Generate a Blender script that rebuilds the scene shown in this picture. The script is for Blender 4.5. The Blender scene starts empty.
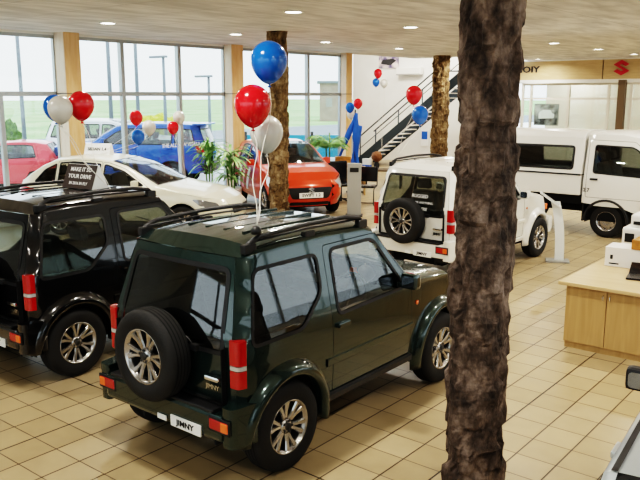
import bpy, bmesh, math, random
from math import sin, cos, pi, radians, sqrt, atan2
from mathutils import Vector, Matrix, noise
from mathutils.geometry import delaunay_2d_cdt
random.seed(7)
D = bpy.data
COL = bpy.context.scene.collection

# ------------------------------------------------------------------ materials
def mat(name, col, rough=.5, metal=0, coat=0, emit=None, estr=0, trans=None, spec=None, bump=None, var=None, back=None):
    m = D.materials.new(name); m.use_nodes = True
    nt = m.node_tree; b = nt.nodes['Principled BSDF']
    def s(k, v):
        if k in b.inputs: b.inputs[k].default_value = v
    s('Base Color', (*col, 1)); s('Roughness', rough); s('Metallic', metal)
    s('Coat Weight', coat); s('Coat Roughness', .03)
    if spec is not None: s('Specular IOR Level', spec)
    if emit: s('Emission Color', (*emit, 1)); s('Emission Strength', estr)
    tc = nt.nodes.new('ShaderNodeTexCoord')
    if var:   # scale, amount
        n = nt.nodes.new('ShaderNodeTexNoise'); n.inputs['Scale'].default_value = var[0]; n.inputs['Detail'].default_value = 6
        nt.links.new(tc.outputs['Object'], n.inputs['Vector'])
        mx = nt.nodes.new('ShaderNodeMixRGB'); mx.blend_type = 'MIX'
        c2 = var[2] if len(var) > 2 else tuple(c*(1-var[1]) for c in col)
        mx.inputs[1].default_value = (*col, 1); mx.inputs[2].default_value = (*c2, 1)
        cr = nt.nodes.new('ShaderNodeValToRGB'); cr.color_ramp.elements[0].position = .38; cr.color_ramp.elements[1].position = .62
        nt.links.new(n.outputs[0], cr.inputs[0]); nt.links.new(cr.outputs[0], mx.inputs[0])
        nt.links.new(mx.outputs[0], b.inputs['Base Color'])
    if bump:
        n = nt.nodes.new('ShaderNodeTexNoise'); n.inputs['Scale'].default_value = bump[0]; n.inputs['Detail'].default_value = 5
        nt.links.new(tc.outputs['Object'], n.inputs['Vector'])
        bp = nt.nodes.new('ShaderNodeBump'); bp.inputs['Strength'].default_value = bump[1]; bp.inputs['Distance'].default_value = .02
        nt.links.new(n.outputs[0], bp.inputs['Height']); nt.links.new(bp.outputs[0], b.inputs['Normal'])
    if back:  # inner face of sheet metal
        out = nt.nodes['Material Output']
        g = nt.nodes.new('ShaderNodeNewGeometry'); d = nt.nodes.new('ShaderNodeBsdfDiffuse'); d.inputs[0].default_value = (*back, 1)
        mx = nt.nodes.new('ShaderNodeMixShader')
        nt.links.new(g.outputs['Backfacing'], mx.inputs[0]); nt.links.new(b.outputs[0], mx.inputs[1]); nt.links.new(d.outputs[0], mx.inputs[2])
        nt.links.new(mx.outputs[0], out.inputs[0])
    return m

def glass_mat(name, tint, refl=.06, gcol=(1, 1, 1), boost=1.5):
    m = D.materials.new(name); m.use_nodes = True; nt = m.node_tree
    nt.nodes.remove(nt.nodes['Principled BSDF']); out = nt.nodes['Material Output']
    t = nt.nodes.new('ShaderNodeBsdfTransparent'); t.inputs[0].default_value = (*tint, 1)
    g = nt.nodes.new('ShaderNodeBsdfGlossy'); g.inputs['Roughness'].default_value = .02; g.inputs[0].default_value = (*gcol, 1)
    lw = nt.nodes.new('ShaderNodeLayerWeight'); lw.inputs[0].default_value = .5
    pw = nt.nodes.new('ShaderNodeMath'); pw.operation = 'POWER'; pw.inputs[1].default_value = 4
    nt.links.new(lw.outputs['Facing'], pw.inputs[0])
    mt = nt.nodes.new('ShaderNodeMath'); mt.operation = 'MULTIPLY_ADD'; mt.use_clamp = True; mt.inputs[1].default_value = .8; mt.inputs[2].default_value = refl
    mx = nt.nodes.new('ShaderNodeMixShader')
    nt.links.new(pw.outputs[0], mt.inputs[0]); nt.links.new(mt.outputs[0], mx.inputs[0])
    nt.links.new(t.outputs[0], mx.inputs[1]); nt.links.new(g.outputs[0], mx.inputs[2]); nt.links.new(mx.outputs[0], out.inputs[0])
    return m

BK = (.012, .012, .012)
M = dict(
 green=mat('paint_green', (.017, .036, .032), .24, .45, 1, back=BK),
 black=mat('paint_black', (.006, .006, .007), .2, .2, 1, back=BK),
 white=mat('paint_white', (.78, .77, .72), .3, 0, .6, back=BK),
 cream=mat('paint_cream', (.72, .69, .56), .3, .1, .8, back=BK),
 orange=mat('paint_orange', (.62, .05, .006), .3, .15, .9, back=BK),
 silver=mat('paint_silver', (.46, .50, .52), .3, .5, .8, back=BK),
 blue=mat('paint_blue', (.008, .075, .36), .3, .2, .8, back=BK),
 redout=mat('paint_red', (.62, .05, .06), .3, .1, .8, back=BK),
 whiteout=mat('paint_suv_white', (.8, .8, .8), .3, 0, .6, back=BK),
 truck=mat('paint_truck', (.80, .79, .75), .35, 0, .5, back=BK),
 rubber=mat('tyre_rubber', (.016, .016, .016), .75, bump=(60, .2)),
 plastic=mat('black_plastic', (.014, .014, .015), .45),
 trimdark=mat('dark_trim', (.03, .03, .032), .5),
 gap=mat('shut_gap', (.003, .003, .003), .9),
 inner=mat('cabin_lining', (.03, .029, .028), .8),
 seat=mat('seat_fabric', (.05, .048, .046), .9, bump=(90, .2)),
 alloy=mat('alloy_silver', (.46, .45, .44), .25, .95),
 alloyd=mat('alloy_dark', (.05, .05, .05), .5, .4),
 chrome=mat('chrome', (.75, .75, .75), .12, 1),
 glassl=glass_mat('car_glass_light', (.78, .80, .72), .10), glass=glass_mat('car_glass', (.55, .60, .57), .10),
 glassd=glass_mat('car_glass_dark', (.16, .18, .18), .15),
 pane=glass_mat('window_glass', (.93, .97, .97), .035),
 red=mat('lamp_red', (.36, .004, .004), .2, 0, 1, emit=(.8, .01, .01), estr=.02),
 amber=mat('lamp_amber', (.75, .14, .02), .2, 0, 1, emit=(.9, .2, .02), estr=.03),
 mirror=mat('mirror_glass', (.30, .32, .34), .08, 1),
 slamp=mat('lamp_smoked', (.22, .22, .22), .12, .4, 1),
 render=mat('brown_render', (.40, .33, .28), .8, var=(1, .2)),
 lens=mat('lamp_clear', (.55, .55, .55), .12, .3, 1),
 plate=mat('number_plate', (.85, .85, .83), .4),
 ink=mat('black_ink', (.01, .01, .01), .6),
 whiteink=mat('white_ink', (.9, .9, .88), .6),
 redink=mat('emblem_red', (.55, .02, .04), .4),
 ceiltrim=mat('white_trim', (.75, .74, .7), .5),
 wall=mat('wall_white', (.80, .79, .76), .7, var=(1.2, .05)),
 wood=None, alu=mat('window_aluminium', (.42, .44, .45), .35, .6),
 emis=mat('downlight_diffuser', (1, 1, .95), .5, emit=(1, .95, .84), estr=14),
 stair=mat('stair_steel', (.045, .06, .075), .45, .3),
 tread=mat('stair_tread', (.72, .70, .66), .6),
 bb=mat('balloon_blue', (.005, .12, .48), .18, 0, .6),
 br=mat('balloon_red', (.66, .012, .02), .18, 0, .6),
 bw=mat('balloon_white', (.62, .60, .55), .22, 0, .6),
 string=mat('balloon_string', (.7, .68, .62), .8),
 leaf=mat('leaf_green', (.16, .36, .10), .5, var=(8, 0, (.38, .55, .24))),
 pot=mat('pot_white', (.8, .79, .76), .4),
 desk=None, fascia=None, paper=mat('poster_paper', (.7, .62, .6), .7, var=(3.2, 0, (.12, .1, .2))),
 bwphoto=mat('photo_print', (.5, .5, .48), .5, var=(2.2, 0, (.02, .02, .02))),
 fabric=mat('blue_fabric', (.015, .10, .42), .7),
 leather=mat('brown_seat', (.20, .08, .025), .6),
 grey=mat('grey_panel', (.33, .33, .31), .5),
 totem=mat('totem_white', (.74, .76, .75), .3),
 screen=mat('dark_screen', (.012, .012, .014), .2),
 box=mat('carton_white', (.78, .77, .74), .6),
 cork=mat('orange_wood', (.50, .23, .05), .5, var=(14, .25)),
 officewall=mat('office_cream', (.80, .74, .62), .7),
 frame=mat('office_frame', (.62, .58, .50), .5),
 brown=mat('brown_post', (.12, .08, .045), .6),
 sticker_reflection=mat('sticker_reflection_white', (.75, .75, .75), .6),  # rear window lettering, and white reflections painted on the hatchback
 pink=mat('reflection_pink', (.80, .35, .42), .4),  # pink of the reflections painted on the hatchback sides
 shrub=mat('yellow_bush', (.38, .42, .06), .7, var=(9, 0, (.62, .60, .10))),
 hedge=mat('hedge_green', (.16, .26, .07), .8, var=(9, .5)),
 lamp_post=mat('grey_post', (.22, .25, .27), .5),
 teal=mat('teal_fence', (.02, .26, .40), .5),
 paving=mat('outside_paving', (.62, .62, .60), .8, var=(.6, .12)),
 asphalt=mat('road_asphalt', (.30, .32, .34), .9, var=(2, .15)),
 grass=mat('field_grass', (.26, .42, .16), .9, var=(.12, 0, (.42, .55, .26))),
 concrete=mat('pale_concrete', (.55, .55, .52), .8, var=(2, .1)),
)
def wood_mat(name, c1, c2, sc=(1, 1, 12), rough=.45):
    m = mat(name, c1, rough); nt = m.node_tree; b = nt.nodes['Principled BSDF']
    tc = nt.nodes.new('ShaderNodeTexCoord'); mp = nt.nodes.new('ShaderNodeMapping'); mp.inputs['Scale'].default_value = sc
    n = nt.nodes.new('ShaderNodeTexNoise'); n.inputs['Scale'].default_value = 2.2; n.inputs['Detail'].default_value = 8; n.inputs['Distortion'].default_value = .6
    cr = nt.nodes.new('ShaderNodeValToRGB'); cr.color_ramp.elements[0].color = (*c1, 1); cr.color_ramp.elements[1].color = (*c2, 1)
    cr.color_ramp.elements[0].position = .35; cr.color_ramp.elements[1].position = .65
    nt.links.new(tc.outputs['Object'], mp.inputs[0]); nt.links.new(mp.outputs[0], n.inputs['Vector']); nt.links.new(n.outputs[0], cr.inputs[0]); nt.links.new(cr.outputs[0], b.inputs['Base Color'])
    return m
M['wood'] = wood_mat('post_wood', (.66, .40, .20), (.74, .50, .28), (6, 6, .8))
M['woodpale'] = wood_mat('post_wood_pale', (.74, .60, .46), (.80, .68, .54), (6, 6, .8))
M['desk'] = wood_mat('maple_desk', (.42, .275, .12), (.49, .33, .155), (8, 8, .7), .35)
M['desktop'] = wood_mat('maple_top', (.56, .40, .22), (.64, .47, .27), (.8, 9, 5), .28)
M['fascia'] = wood_mat('tan_fascia', (.50, .36, .19), (.57, .42, .23), (1, 1, 6), .5)

def floor_mat():
    m = mat('floor_tiles', (.5, .42, .3), .3); nt = m.node_tree; b = nt.nodes['Principled BSDF']
    tc = nt.nodes.new('ShaderNodeTexCoord'); mp = nt.nodes.new('ShaderNodeMapping')
    T = .318
    mp.inputs['Location'].default_value = (3.477 + .002, -4.533 + T*20 + .002, 0)
    br = nt.nodes.new('ShaderNodeTexBrick'); br.offset = 0; br.squash = 1
    br.inputs['Scale'].default_value = 1; br.inputs['Brick Width'].default_value = T; br.inputs['Row Height'].default_value = T
    br.inputs['Mortar Size'].default_value = .0052; br.inputs['Mortar Smooth'].default_value = .3
    br.inputs['Color1'].default_value = (.46, .36, .22, 1); br.inputs['Color2'].default_value = (.39, .30, .175, 1); br.inputs['Mortar'].default_value = (.12, .08, .045, 1)
    nt.links.new(tc.outputs['Object'], mp.inputs[0]); nt.links.new(mp.outputs[0], br.inputs['Vector'])
    # wider expansion joints every few tiles
    b2 = nt.nodes.new('ShaderNodeTexBrick'); b2.offset = 0; b2.inputs['Scale'].default_value = 1
    b2.inputs['Brick Width'].default_value = T*9; b2.inputs['Row Height'].default_value = T*12; b2.inputs['Mortar Size'].default_value = .007
    mp2 = nt.nodes.new('ShaderNodeMapping'); mp2.inputs['Location'].default_value = (3.477 + T*6, -4.533 + T*2, 0)
    for k in ('Color1', 'Color2'): b2.inputs[k].default_value = (1, 1, 1, 1)
    b2.inputs['Mortar'].default_value = (.12, .10, .08, 1)
    nt.links.new(tc.outputs['Object'], mp2.inputs[0]); nt.links.new(mp2.outputs[0], b2.inputs['Vector'])
    b3 = nt.nodes.new('ShaderNodeTexBrick'); b3.offset = 0; b3.inputs['Scale'].default_value = 1
    b3.inputs['Brick Width'].default_value = T; b3.inputs['Row Height'].default_value = T*900; b3.inputs['Mortar Size'].default_value = .0065
    for k in ('Color1', 'Color2'): b3.inputs[k].default_value = (1, 1, 1, 1)
    b3.inputs['Mortar'].default_value = (.35, .30, .25, 1)
    nt.links.new(mp.outputs[0], b3.inputs['Vector'])
    m0 = nt.nodes.new('ShaderNodeMixRGB'); m0.blend_type = 'MULTIPLY'; m0.inputs[0].default_value = 1
    nt.links.new(b3.outputs[0], m0.inputs[1]); nt.links.new(b2.outputs[0], m0.inputs[2]); b2 = m0
    n = nt.nodes.new('ShaderNodeTexNoise'); n.inputs['Scale'].default_value = 5; n.inputs['Detail'].default_value = 8
    nt.links.new(tc.outputs['Object'], n.inputs['Vector'])
    cr = nt.nodes.new('ShaderNodeValToRGB'); cr.color_ramp.elements[0].color = (.84, .84, .84, 1); cr.color_ramp.elements[1].color = (1.1, 1.1, 1.1, 1)
    nt.links.new(n.outputs[0], cr.inputs[0])
    m1 = nt.nodes.new('ShaderNodeMixRGB'); m1.blend_type = 'MULTIPLY'; m1.inputs[0].default_value = 1
    m2 = nt.nodes.new('ShaderNodeMixRGB'); m2.blend_type = 'MULTIPLY'; m2.inputs[0].default_value = 1
    nt.links.new(br.outputs[0], m1.inputs[1]); nt.links.new(cr.outputs[0], m1.inputs[2])
    nt.links.new(m1.outputs[0], m2.inputs[1]); nt.links.new(b2.outputs[0], m2.inputs[2]); nt.links.new(m2.outputs[0], b.inputs['Base Color'])
    r = nt.nodes.new('ShaderNodeMapRange'); r.inputs['To Min'].default_value = .22; r.inputs['To Max'].default_value = .42
    nt.links.new(n.outputs[0], r.inputs[0]); nt.links.new(r.outputs[0], b.inputs['Roughness'])
    bp = nt.nodes.new('ShaderNodeBump'); bp.inputs['Strength'].default_value = .5; bp.inputs['Distance'].default_value = .004; bp.invert = True
    nt.links.new(br.outputs['Fac'], bp.inputs['Height']); nt.links.new(bp.outputs[0], b.inputs['Normal'])
    return m
def ceil_mat():
    m = mat('ceiling_board', (.5, .48, .44), .8); nt = m.node_tree; b = nt.nodes['Principled BSDF']
    tc = nt.nodes.new('ShaderNodeTexCoord')
    br = nt.nodes.new('ShaderNodeTexBrick'); br.offset = 0; br.inputs['Scale'].default_value = 1
    br.inputs['Brick Width'].default_value = 2.4; br.inputs['Row Height'].default_value = 1.2; br.inputs['Mortar Size'].default_value = .012; br.inputs['Mortar Smooth'].default_value = .4
    br.inputs['Color1'].default_value = (.68, .67, .65, 1); br.inputs['Color2'].default_value = (.63, .62, .60, 1); br.inputs['Mortar'].default_value = (.40, .39, .37, 1)
    n = nt.nodes.new('ShaderNodeTexNoise'); n.inputs['Scale'].default_value = 1.3; n.inputs['Detail'].default_value = 10
    mp = nt.nodes.new('ShaderNodeMapping'); mp.inputs['Scale'].default_value = (3, .8, 1); mp.inputs['Rotation'].default_value = (0, 0, .5)
    nt.links.new(tc.outputs['Object'], br.inputs['Vector']); nt.links.new(tc.outputs['Object'], mp.inputs[0]); nt.links.new(mp.outputs[0], n.inputs['Vector'])
    cr = nt.nodes.new('ShaderNodeValToRGB'); cr.color_ramp.elements[0].color = (.78, .78, .77, 1); cr.color_ramp.elements[1].color = (1.1, 1.1, 1.1, 1)
    cr.color_ramp.elements[0].position = .35; cr.color_ramp.elements[1].position = .65
    nt.links.new(n.outputs[0], cr.inputs[0])
    m1 = nt.nodes.new('ShaderNodeMixRGB'); m1.blend_type = 'MULTIPLY'; m1.inputs[0].default_value = 1
    nt.links.new(br.outputs[0], m1.inputs[1]); nt.links.new(cr.outputs[0], m1.inputs[2]); nt.links.new(m1.outputs[0], b.inputs['Base Color'])
    return m
def stone_mat(name, c1, c2, c3):
    m = mat(name, c1, .85); nt = m.node_tree; b = nt.nodes['Principled BSDF']
    tc = nt.nodes.new('ShaderNodeTexCoord'); mp = nt.nodes.new('ShaderNodeMapping'); mp.inputs['Scale'].default_value = (1, 1, .55)
    n = nt.nodes.new('ShaderNodeTexNoise'); n.inputs['Scale'].default_value = 7; n.inputs['Detail'].default_value = 10; n.inputs['Roughness'].default_value = .65
    nt.links.new(tc.outputs['Object'], mp.inputs[0]); nt.links.new(mp.outputs[0], n.inputs['Vector'])
    cr = nt.nodes.new('ShaderNodeValToRGB'); e = cr.color_ramp.elements
    e[0].position = .36; e[0].color = (*c1, 1); e[1].position = .66; e[1].color = (*c3, 1); x = e.new(.5); x.color = (*c2, 1)
    nt.links.new(n.outputs[0], cr.inputs[0]); nt.links.new(cr.outputs[0], b.inputs['Base Color'])
    # darker joints between stacked bark blocks
    vo = nt.nodes.new('ShaderNodeTexVoronoi'); vo.feature = 'DISTANCE_TO_EDGE'; vo.inputs['Scale'].default_value = 8; mp3 = nt.nodes.new('ShaderNodeMapping'); mp3.inputs['Scale'].default_value = (1, 1, .8)
    nt.links.new(tc.outputs['Object'], mp3.inputs[0]); nt.links.new(mp3.outputs[0], vo.inputs['Vector'])
    c3 = nt.nodes.new('ShaderNodeValToRGB'); c3.color_ramp.elements[0].color = (.66, .62, .58, 1); c3.color_ramp.elements[1].position = .12; c3.color_ramp.elements[1].color = (1, 1, 1, 1)
    mm = nt.nodes.new('ShaderNodeMixRGB'); mm.blend_type = 'MULTIPLY'; mm.inputs[0].default_value = 1
    nt.links.new(vo.outputs['Distance'], c3.inputs[0]); nt.links.new(cr.outputs[0], mm.inputs[1]); nt.links.new(c3.outputs[0], mm.inputs[2]); nt.links.new(mm.outputs[0], b.inputs['Base Color'])
    n2 = nt.nodes.new('ShaderNodeTexNoise'); n2.inputs['Scale'].default_value = 28; n2.inputs['Detail'].default_value = 8
    nt.links.new(tc.outputs['Object'], n2.inputs['Vector'])
    bp = nt.nodes.new('ShaderNodeBump'); bp.inputs['Strength'].default_value = .9; bp.inputs['Distance'].default_value = .03
    nt.links.new(n2.outputs[0], bp.inputs['Height']); nt.links.new(bp.outputs[0], b.inputs['Normal'])
    return m
M['floor'] = floor_mat(); M['ceiling'] = ceil_mat()
M['stone1'] = stone_mat('bark_stone_dark', (.026, .018, .014), (.10, .072, .056), (.25, .19, .155))
M['stone2'] = stone_mat('bark_stone_tan', (.075, .045, .018), (.20, .13, .06), (.36, .28, .17))

# ------------------------------------------------------------------ mesh helpers
class MB:
    def __init__(s): s.v = []; s.f = []; s.mi = []; s.sm = []
    def add(s, V, F, mi=0, smooth=False, mtx=None):
        o = len(s.v)
        for p in V: s.v.append(tuple(mtx @ Vector(p)) if mtx else tuple(p))
        for f in F: s.f.append([o+i for i in f]); s.mi.append(mi); s.sm.append(smooth)
        return s
    def box(s, a, b, mi=0, bev=0, mtx=None):
        x0, y0, z0 = a; x1, y1, z1 = b
        if bev <= 0:
            V = [(x, y, z) for z in (z0, z1) for y in (y0, y1) for x in (x0, x1)]
            F = [(0, 2, 3, 1), (4, 5, 7, 6), (0, 1, 5, 4), (2, 6, 7, 3), (0, 4, 6, 2), (1, 3, 7, 5)]
            return s.add(V, F, mi, False, mtx)
        bm = bmesh.new(); r = bmesh.ops.create_cube(bm, size=1)
        for v in bm.verts: v.co = Vector(((v.co.x+.5)*(x1-x0)+x0, (v.co.y+.5)*(y1-y0)+y0, (v.co.z+.5)*(z1-z0)+z0))
        bmesh.ops.bevel(bm, geom=bm.edges[:], offset=bev, segments=2, affect='EDGES', profile=.6)
        bm.verts.index_update()
        s.add([v.co[:] for v in bm.verts], [[v.index for v in f.verts] for f in bm.faces], mi, False, mtx); bm.free(); return s
    def lathe(s, prof, n=32, mi=0, axis='z', smooth=True, mtx=None, cap=True):
        V = []; F = []; k = len(prof)
        for i in range(n):
            a = 2*pi*i/n
            for r, h in prof:
                p = (r*cos(a), r*sin(a), h)
                if axis == 'y': p = (p[0], h, -p[1])
                if axis == 'x': p = (h, p[0], p[1])
                V.append(p)
        for i in range(n):
            j = (i+1) % n
            for q in range(k-1): F.append((i*k+q, j*k+q, j*k+q+1, i*k+q+1))
        if cap:
            if prof[0][0] > 1e-6: F.append([i*k for i in range(n)][::-1])
            if prof[-1][0] > 1e-6: F.append([i*k+k-1 for i in range(n)])
        return s.add(V, F, mi, smooth, mtx)
    def tube(s, pts, r, n=8, mi=0, closed=False, mtx=None, smooth=True):
        pts = [Vector(p) for p in pts]; V = []; F = []; m = len(pts)
        rr = r if hasattr(r, '__len__') else [r]*m
        up = None
        for i, p in enumerate(pts):
            if closed: t = pts[(i+1) % m]-pts[i-1]
            else: t = pts[min(i+1, m-1)]-pts[max(i-1, 0)]
            t.normalize()
            if up is None: up = Vector((0, 0, 1)) if abs(t.z) < .9 else Vector((1, 0, 0))
            a = t.cross(up).normalized(); b = a.cross(t).normalized(); up = b
            for k in range(n):
                q = 2*pi*k/n; V.append(p+a*cos(q)*rr[i]+b*sin(q)*rr[i])
        for i in range(m if closed else m-1):
            j = (i+1) % m
            for k in range(n):
                l = (k+1) % n; F.append((i*n+k, i*n+l, j*n+l, j*n+k))
        if not closed: F.append(list(range(n))[::-1]); F.append([(m-1)*n+k for k in range(n)])
        return s.add(V, F, mi, smooth, mtx)
    def grid(s, P, mi=0, smooth=True, flip=False):
        R = len(P); C = len(P[0]); V = [p for row in P for p in row]; F = []
        for i in range(R-1):
            for j in range(C-1):
                f = (i*C+j, i*C+j+1, (i+1)*C+j+1, (i+1)*C+j); F.append(f[::-1] if flip else f)
        return s.add(V, F, mi, smooth)
    def prism(s, poly, y0, y1, mi=0, plane='xz', mtx=None):
        n = len(poly)
        def P(u, w, d): return (u, d, w) if plane == 'xz' else ((u, w, d) if plane == 'xy' else (d, u, w))
        V = [P(u, w, y0) for u, w in poly]+[P(u, w, y1) for u, w in poly]
        F = [list(range(n)), [n+i for i in range(n)][::-1]]+[(i, n+i, n+(i+1) % n, (i+1) % n) for i in range(n)]
        return s.add(V, F, mi, False, mtx)
    def build(s, name, mats, parent=None, loc=None, fixn=False):
        me = D.meshes.new(name); me.from_pydata(s.v, [], s.f)
        for m in (mats if isinstance(mats, (list, tuple)) else [mats]): me.materials.append(m)
        me.polygons.foreach_set('material_index', s.mi); me.polygons.foreach_set('use_smooth', s.sm); me.update()
        if fixn:
            bm = bmesh.new(); bm.from_mesh(me); bmesh.ops.recalc_face_normals(bm, faces=bm.faces); bm.to_mesh(me); bm.free()
        o = D.objects.new(name, me); COL.objects.link(o)
        if parent: o.parent = parent
        if loc: o.location = loc
        return o
def tag(o, label=None, cat=None, group=None, kind=None):
    if label: o['label'] = label
    if cat: o['category'] = cat
    if group: o['group'] = group
    if kind: o['kind'] = kind
    return o
def empty(name, loc, rz=0, **k):
    o = D.objects.new(name, None); COL.objects.link(o); o.location = loc; o.rotation_euler = (0, 0, rz); o.empty_display_size = .2
    return tag(o, **k)
def text_obj(name, s, size, ext, m, parent=None, loc=(0, 0, 0), rot=(0, 0, 0), align='CENTER', sx=1):
    c = D.curves.new(name, 'FONT'); c.body = s; c.size = size; c.extrude = ext; c.align_x = align; c.align_y = 'CENTER'; c.resolution_u = 2; c.offset = size*.015
    o = D.objects.new('t', c); COL.objects.link(o); dg = bpy.context.evaluated_depsgraph_get(); dg.update()
    me = D.meshes.new_from_object(o.evaluated_get(dg)); D.objects.remove(o); D.curves.remove(c)
    me.name = name; me.materials.clear(); me.materials.append(m)
    for p in me.polygons: p.material_index = 0
    o = D.objects.new(name, me); COL.objects.link(o); o.location = loc; o.rotation_euler = rot; o.scale = (sx, 1, 1)
    if parent: o.parent = parent
    return o
def interp(T, x):
    if x <= T[0][0]: return T[0][1]
    for (a, p), (b, q) in zip(T, T[1:]):
        if x <= b: t = (x-a)/(b-a); return p+(q-p)*t
    return T[-1][1]
def sinterp(T, x):   # smooth interpolation
    if x <= T[0][0]: return T[0][1]
    if x >= T[-1][0]: return T[-1][1]
    for i in range(len(T)-1):
        a, p = T[i]; b, q = T[i+1]
        if x <= b:
            t = (x-a)/(b-a); h = b-a
            m0 = (q-T[i-1][1])/(b-T[i-1][0]) if i > 0 else (q-p)/h
            m1 = (T[i+2][1]-p)/(T[i+2][0]-a) if i+2 < len(T) else (q-p)/h
            return (2*t**3-3*t*t+1)*p+(t**3-2*t*t+t)*h*m0+(-2*t**3+3*t*t)*q+(t**3-t*t)*h*m1
def rnd(poly, r, n=4):
    out = []; N = len(poly)
    for i in range(N):
        p = Vector(poly[i][:2]); a = Vector(poly[i-1][:2]); b = Vector(poly[(i+1) % N][:2])
        rr = poly[i][2] if len(poly[i]) > 2 else r
        da = (a-p); db = (b-p); q = min(rr, da.length*.45, db.length*.45)
        if q < 1e-4: out.append(tuple(p)); continue
        p0 = p+da.normalized()*q; p1 = p+db.normalized()*q
        for k in range(n+1):
            t = k/n; out.append(tuple((1-t)**2*p0+2*t*(1-t)*p+t*t*p1))
    return out
def inset(poly, d):
    N = len(poly); A = sum(poly[i][0]*poly[(i+1) % N][1]-poly[(i+1) % N][0]*poly[i][1] for i in range(N)); sg = 1 if A > 0 else -1
    out = []
    for i in range(N):
        a = Vector(poly[i-1]); p = Vector(poly[i]); b = Vector(poly[(i+1) % N])
        e1 = (p-a); e2 = (b-p)
        if e1.length < 1e-7: e1 = e2
        if e2.length < 1e-7: e2 = e1
        e1.normalize(); e2.normalize()
        n = Vector((-e1.y-e2.y, e1.x+e2.x)); n = n.normalized() if n.length > 1e-6 else Vector((-e1.y, e1.x))
        out.append(tuple(p+n*d*sg))
    return out
def dens(poly, res):
    out = []; N = len(poly)
    for i in range(N):
        a = Vector(poly[i]); b = Vector(poly[(i+1) % N]); k = max(1, int(math.ceil((b-a).length/res)))
        for j in range(k): out.append(tuple(a+(b-a)*j/k))
    return out
def inpoly(x, y, P):
    c = False; j = len(P)-1
    for i in range(len(P)):
        xi, yi = P[i]; xj, yj = P[j]
        if (yi > y) != (yj > y) and x < (xj-xi)*(y-yi)/(yj-yi)+xi: c = not c
        j = i
    return c
def tri_panel(outline, holes, res):
    loops = [dens(outline, res)]+[dens(h, res) for h in holes]
    V = []; E = []
    for L in loops:
        o = len(V); V += L; E += [(o+i, o+(i+1) % len(L)) for i in range(len(L))]
    xs = [p[0] for p in loops[0]]; ys = [p[1] for p in loops[0]]
    bd = V[:]
    y = min(ys)+res*.5; row = 0
    while y < max(ys):
        x = min(xs)+res*(.5 if row % 2 else .25)
        while x < max(xs):
            if inpoly(x, y, loops[0]) and not any(inpoly(x, y, h) for h in loops[1:]):
                if all((x-q[0])**2+(y-q[1])**2 > (res*.5)**2 for q in bd): V.append((x, y))
            x += res
        y += res*.87; row += 1
    r = delaunay_2d_cdt([Vector(v) for v in V], E, [], 0, 1e-5)
    vo = [(v.x, v.y) for v in r[0]]; F = []
    for f in r[2]:
        cx = sum(vo[i][0] for i in f)/3; cy = sum(vo[i][1] for i in f)/3
        if inpoly(cx, cy, loops[0]) and not any(inpoly(cx, cy, h) for h in loops[1:]): F.append(tuple(f))
    return vo, F

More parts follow.
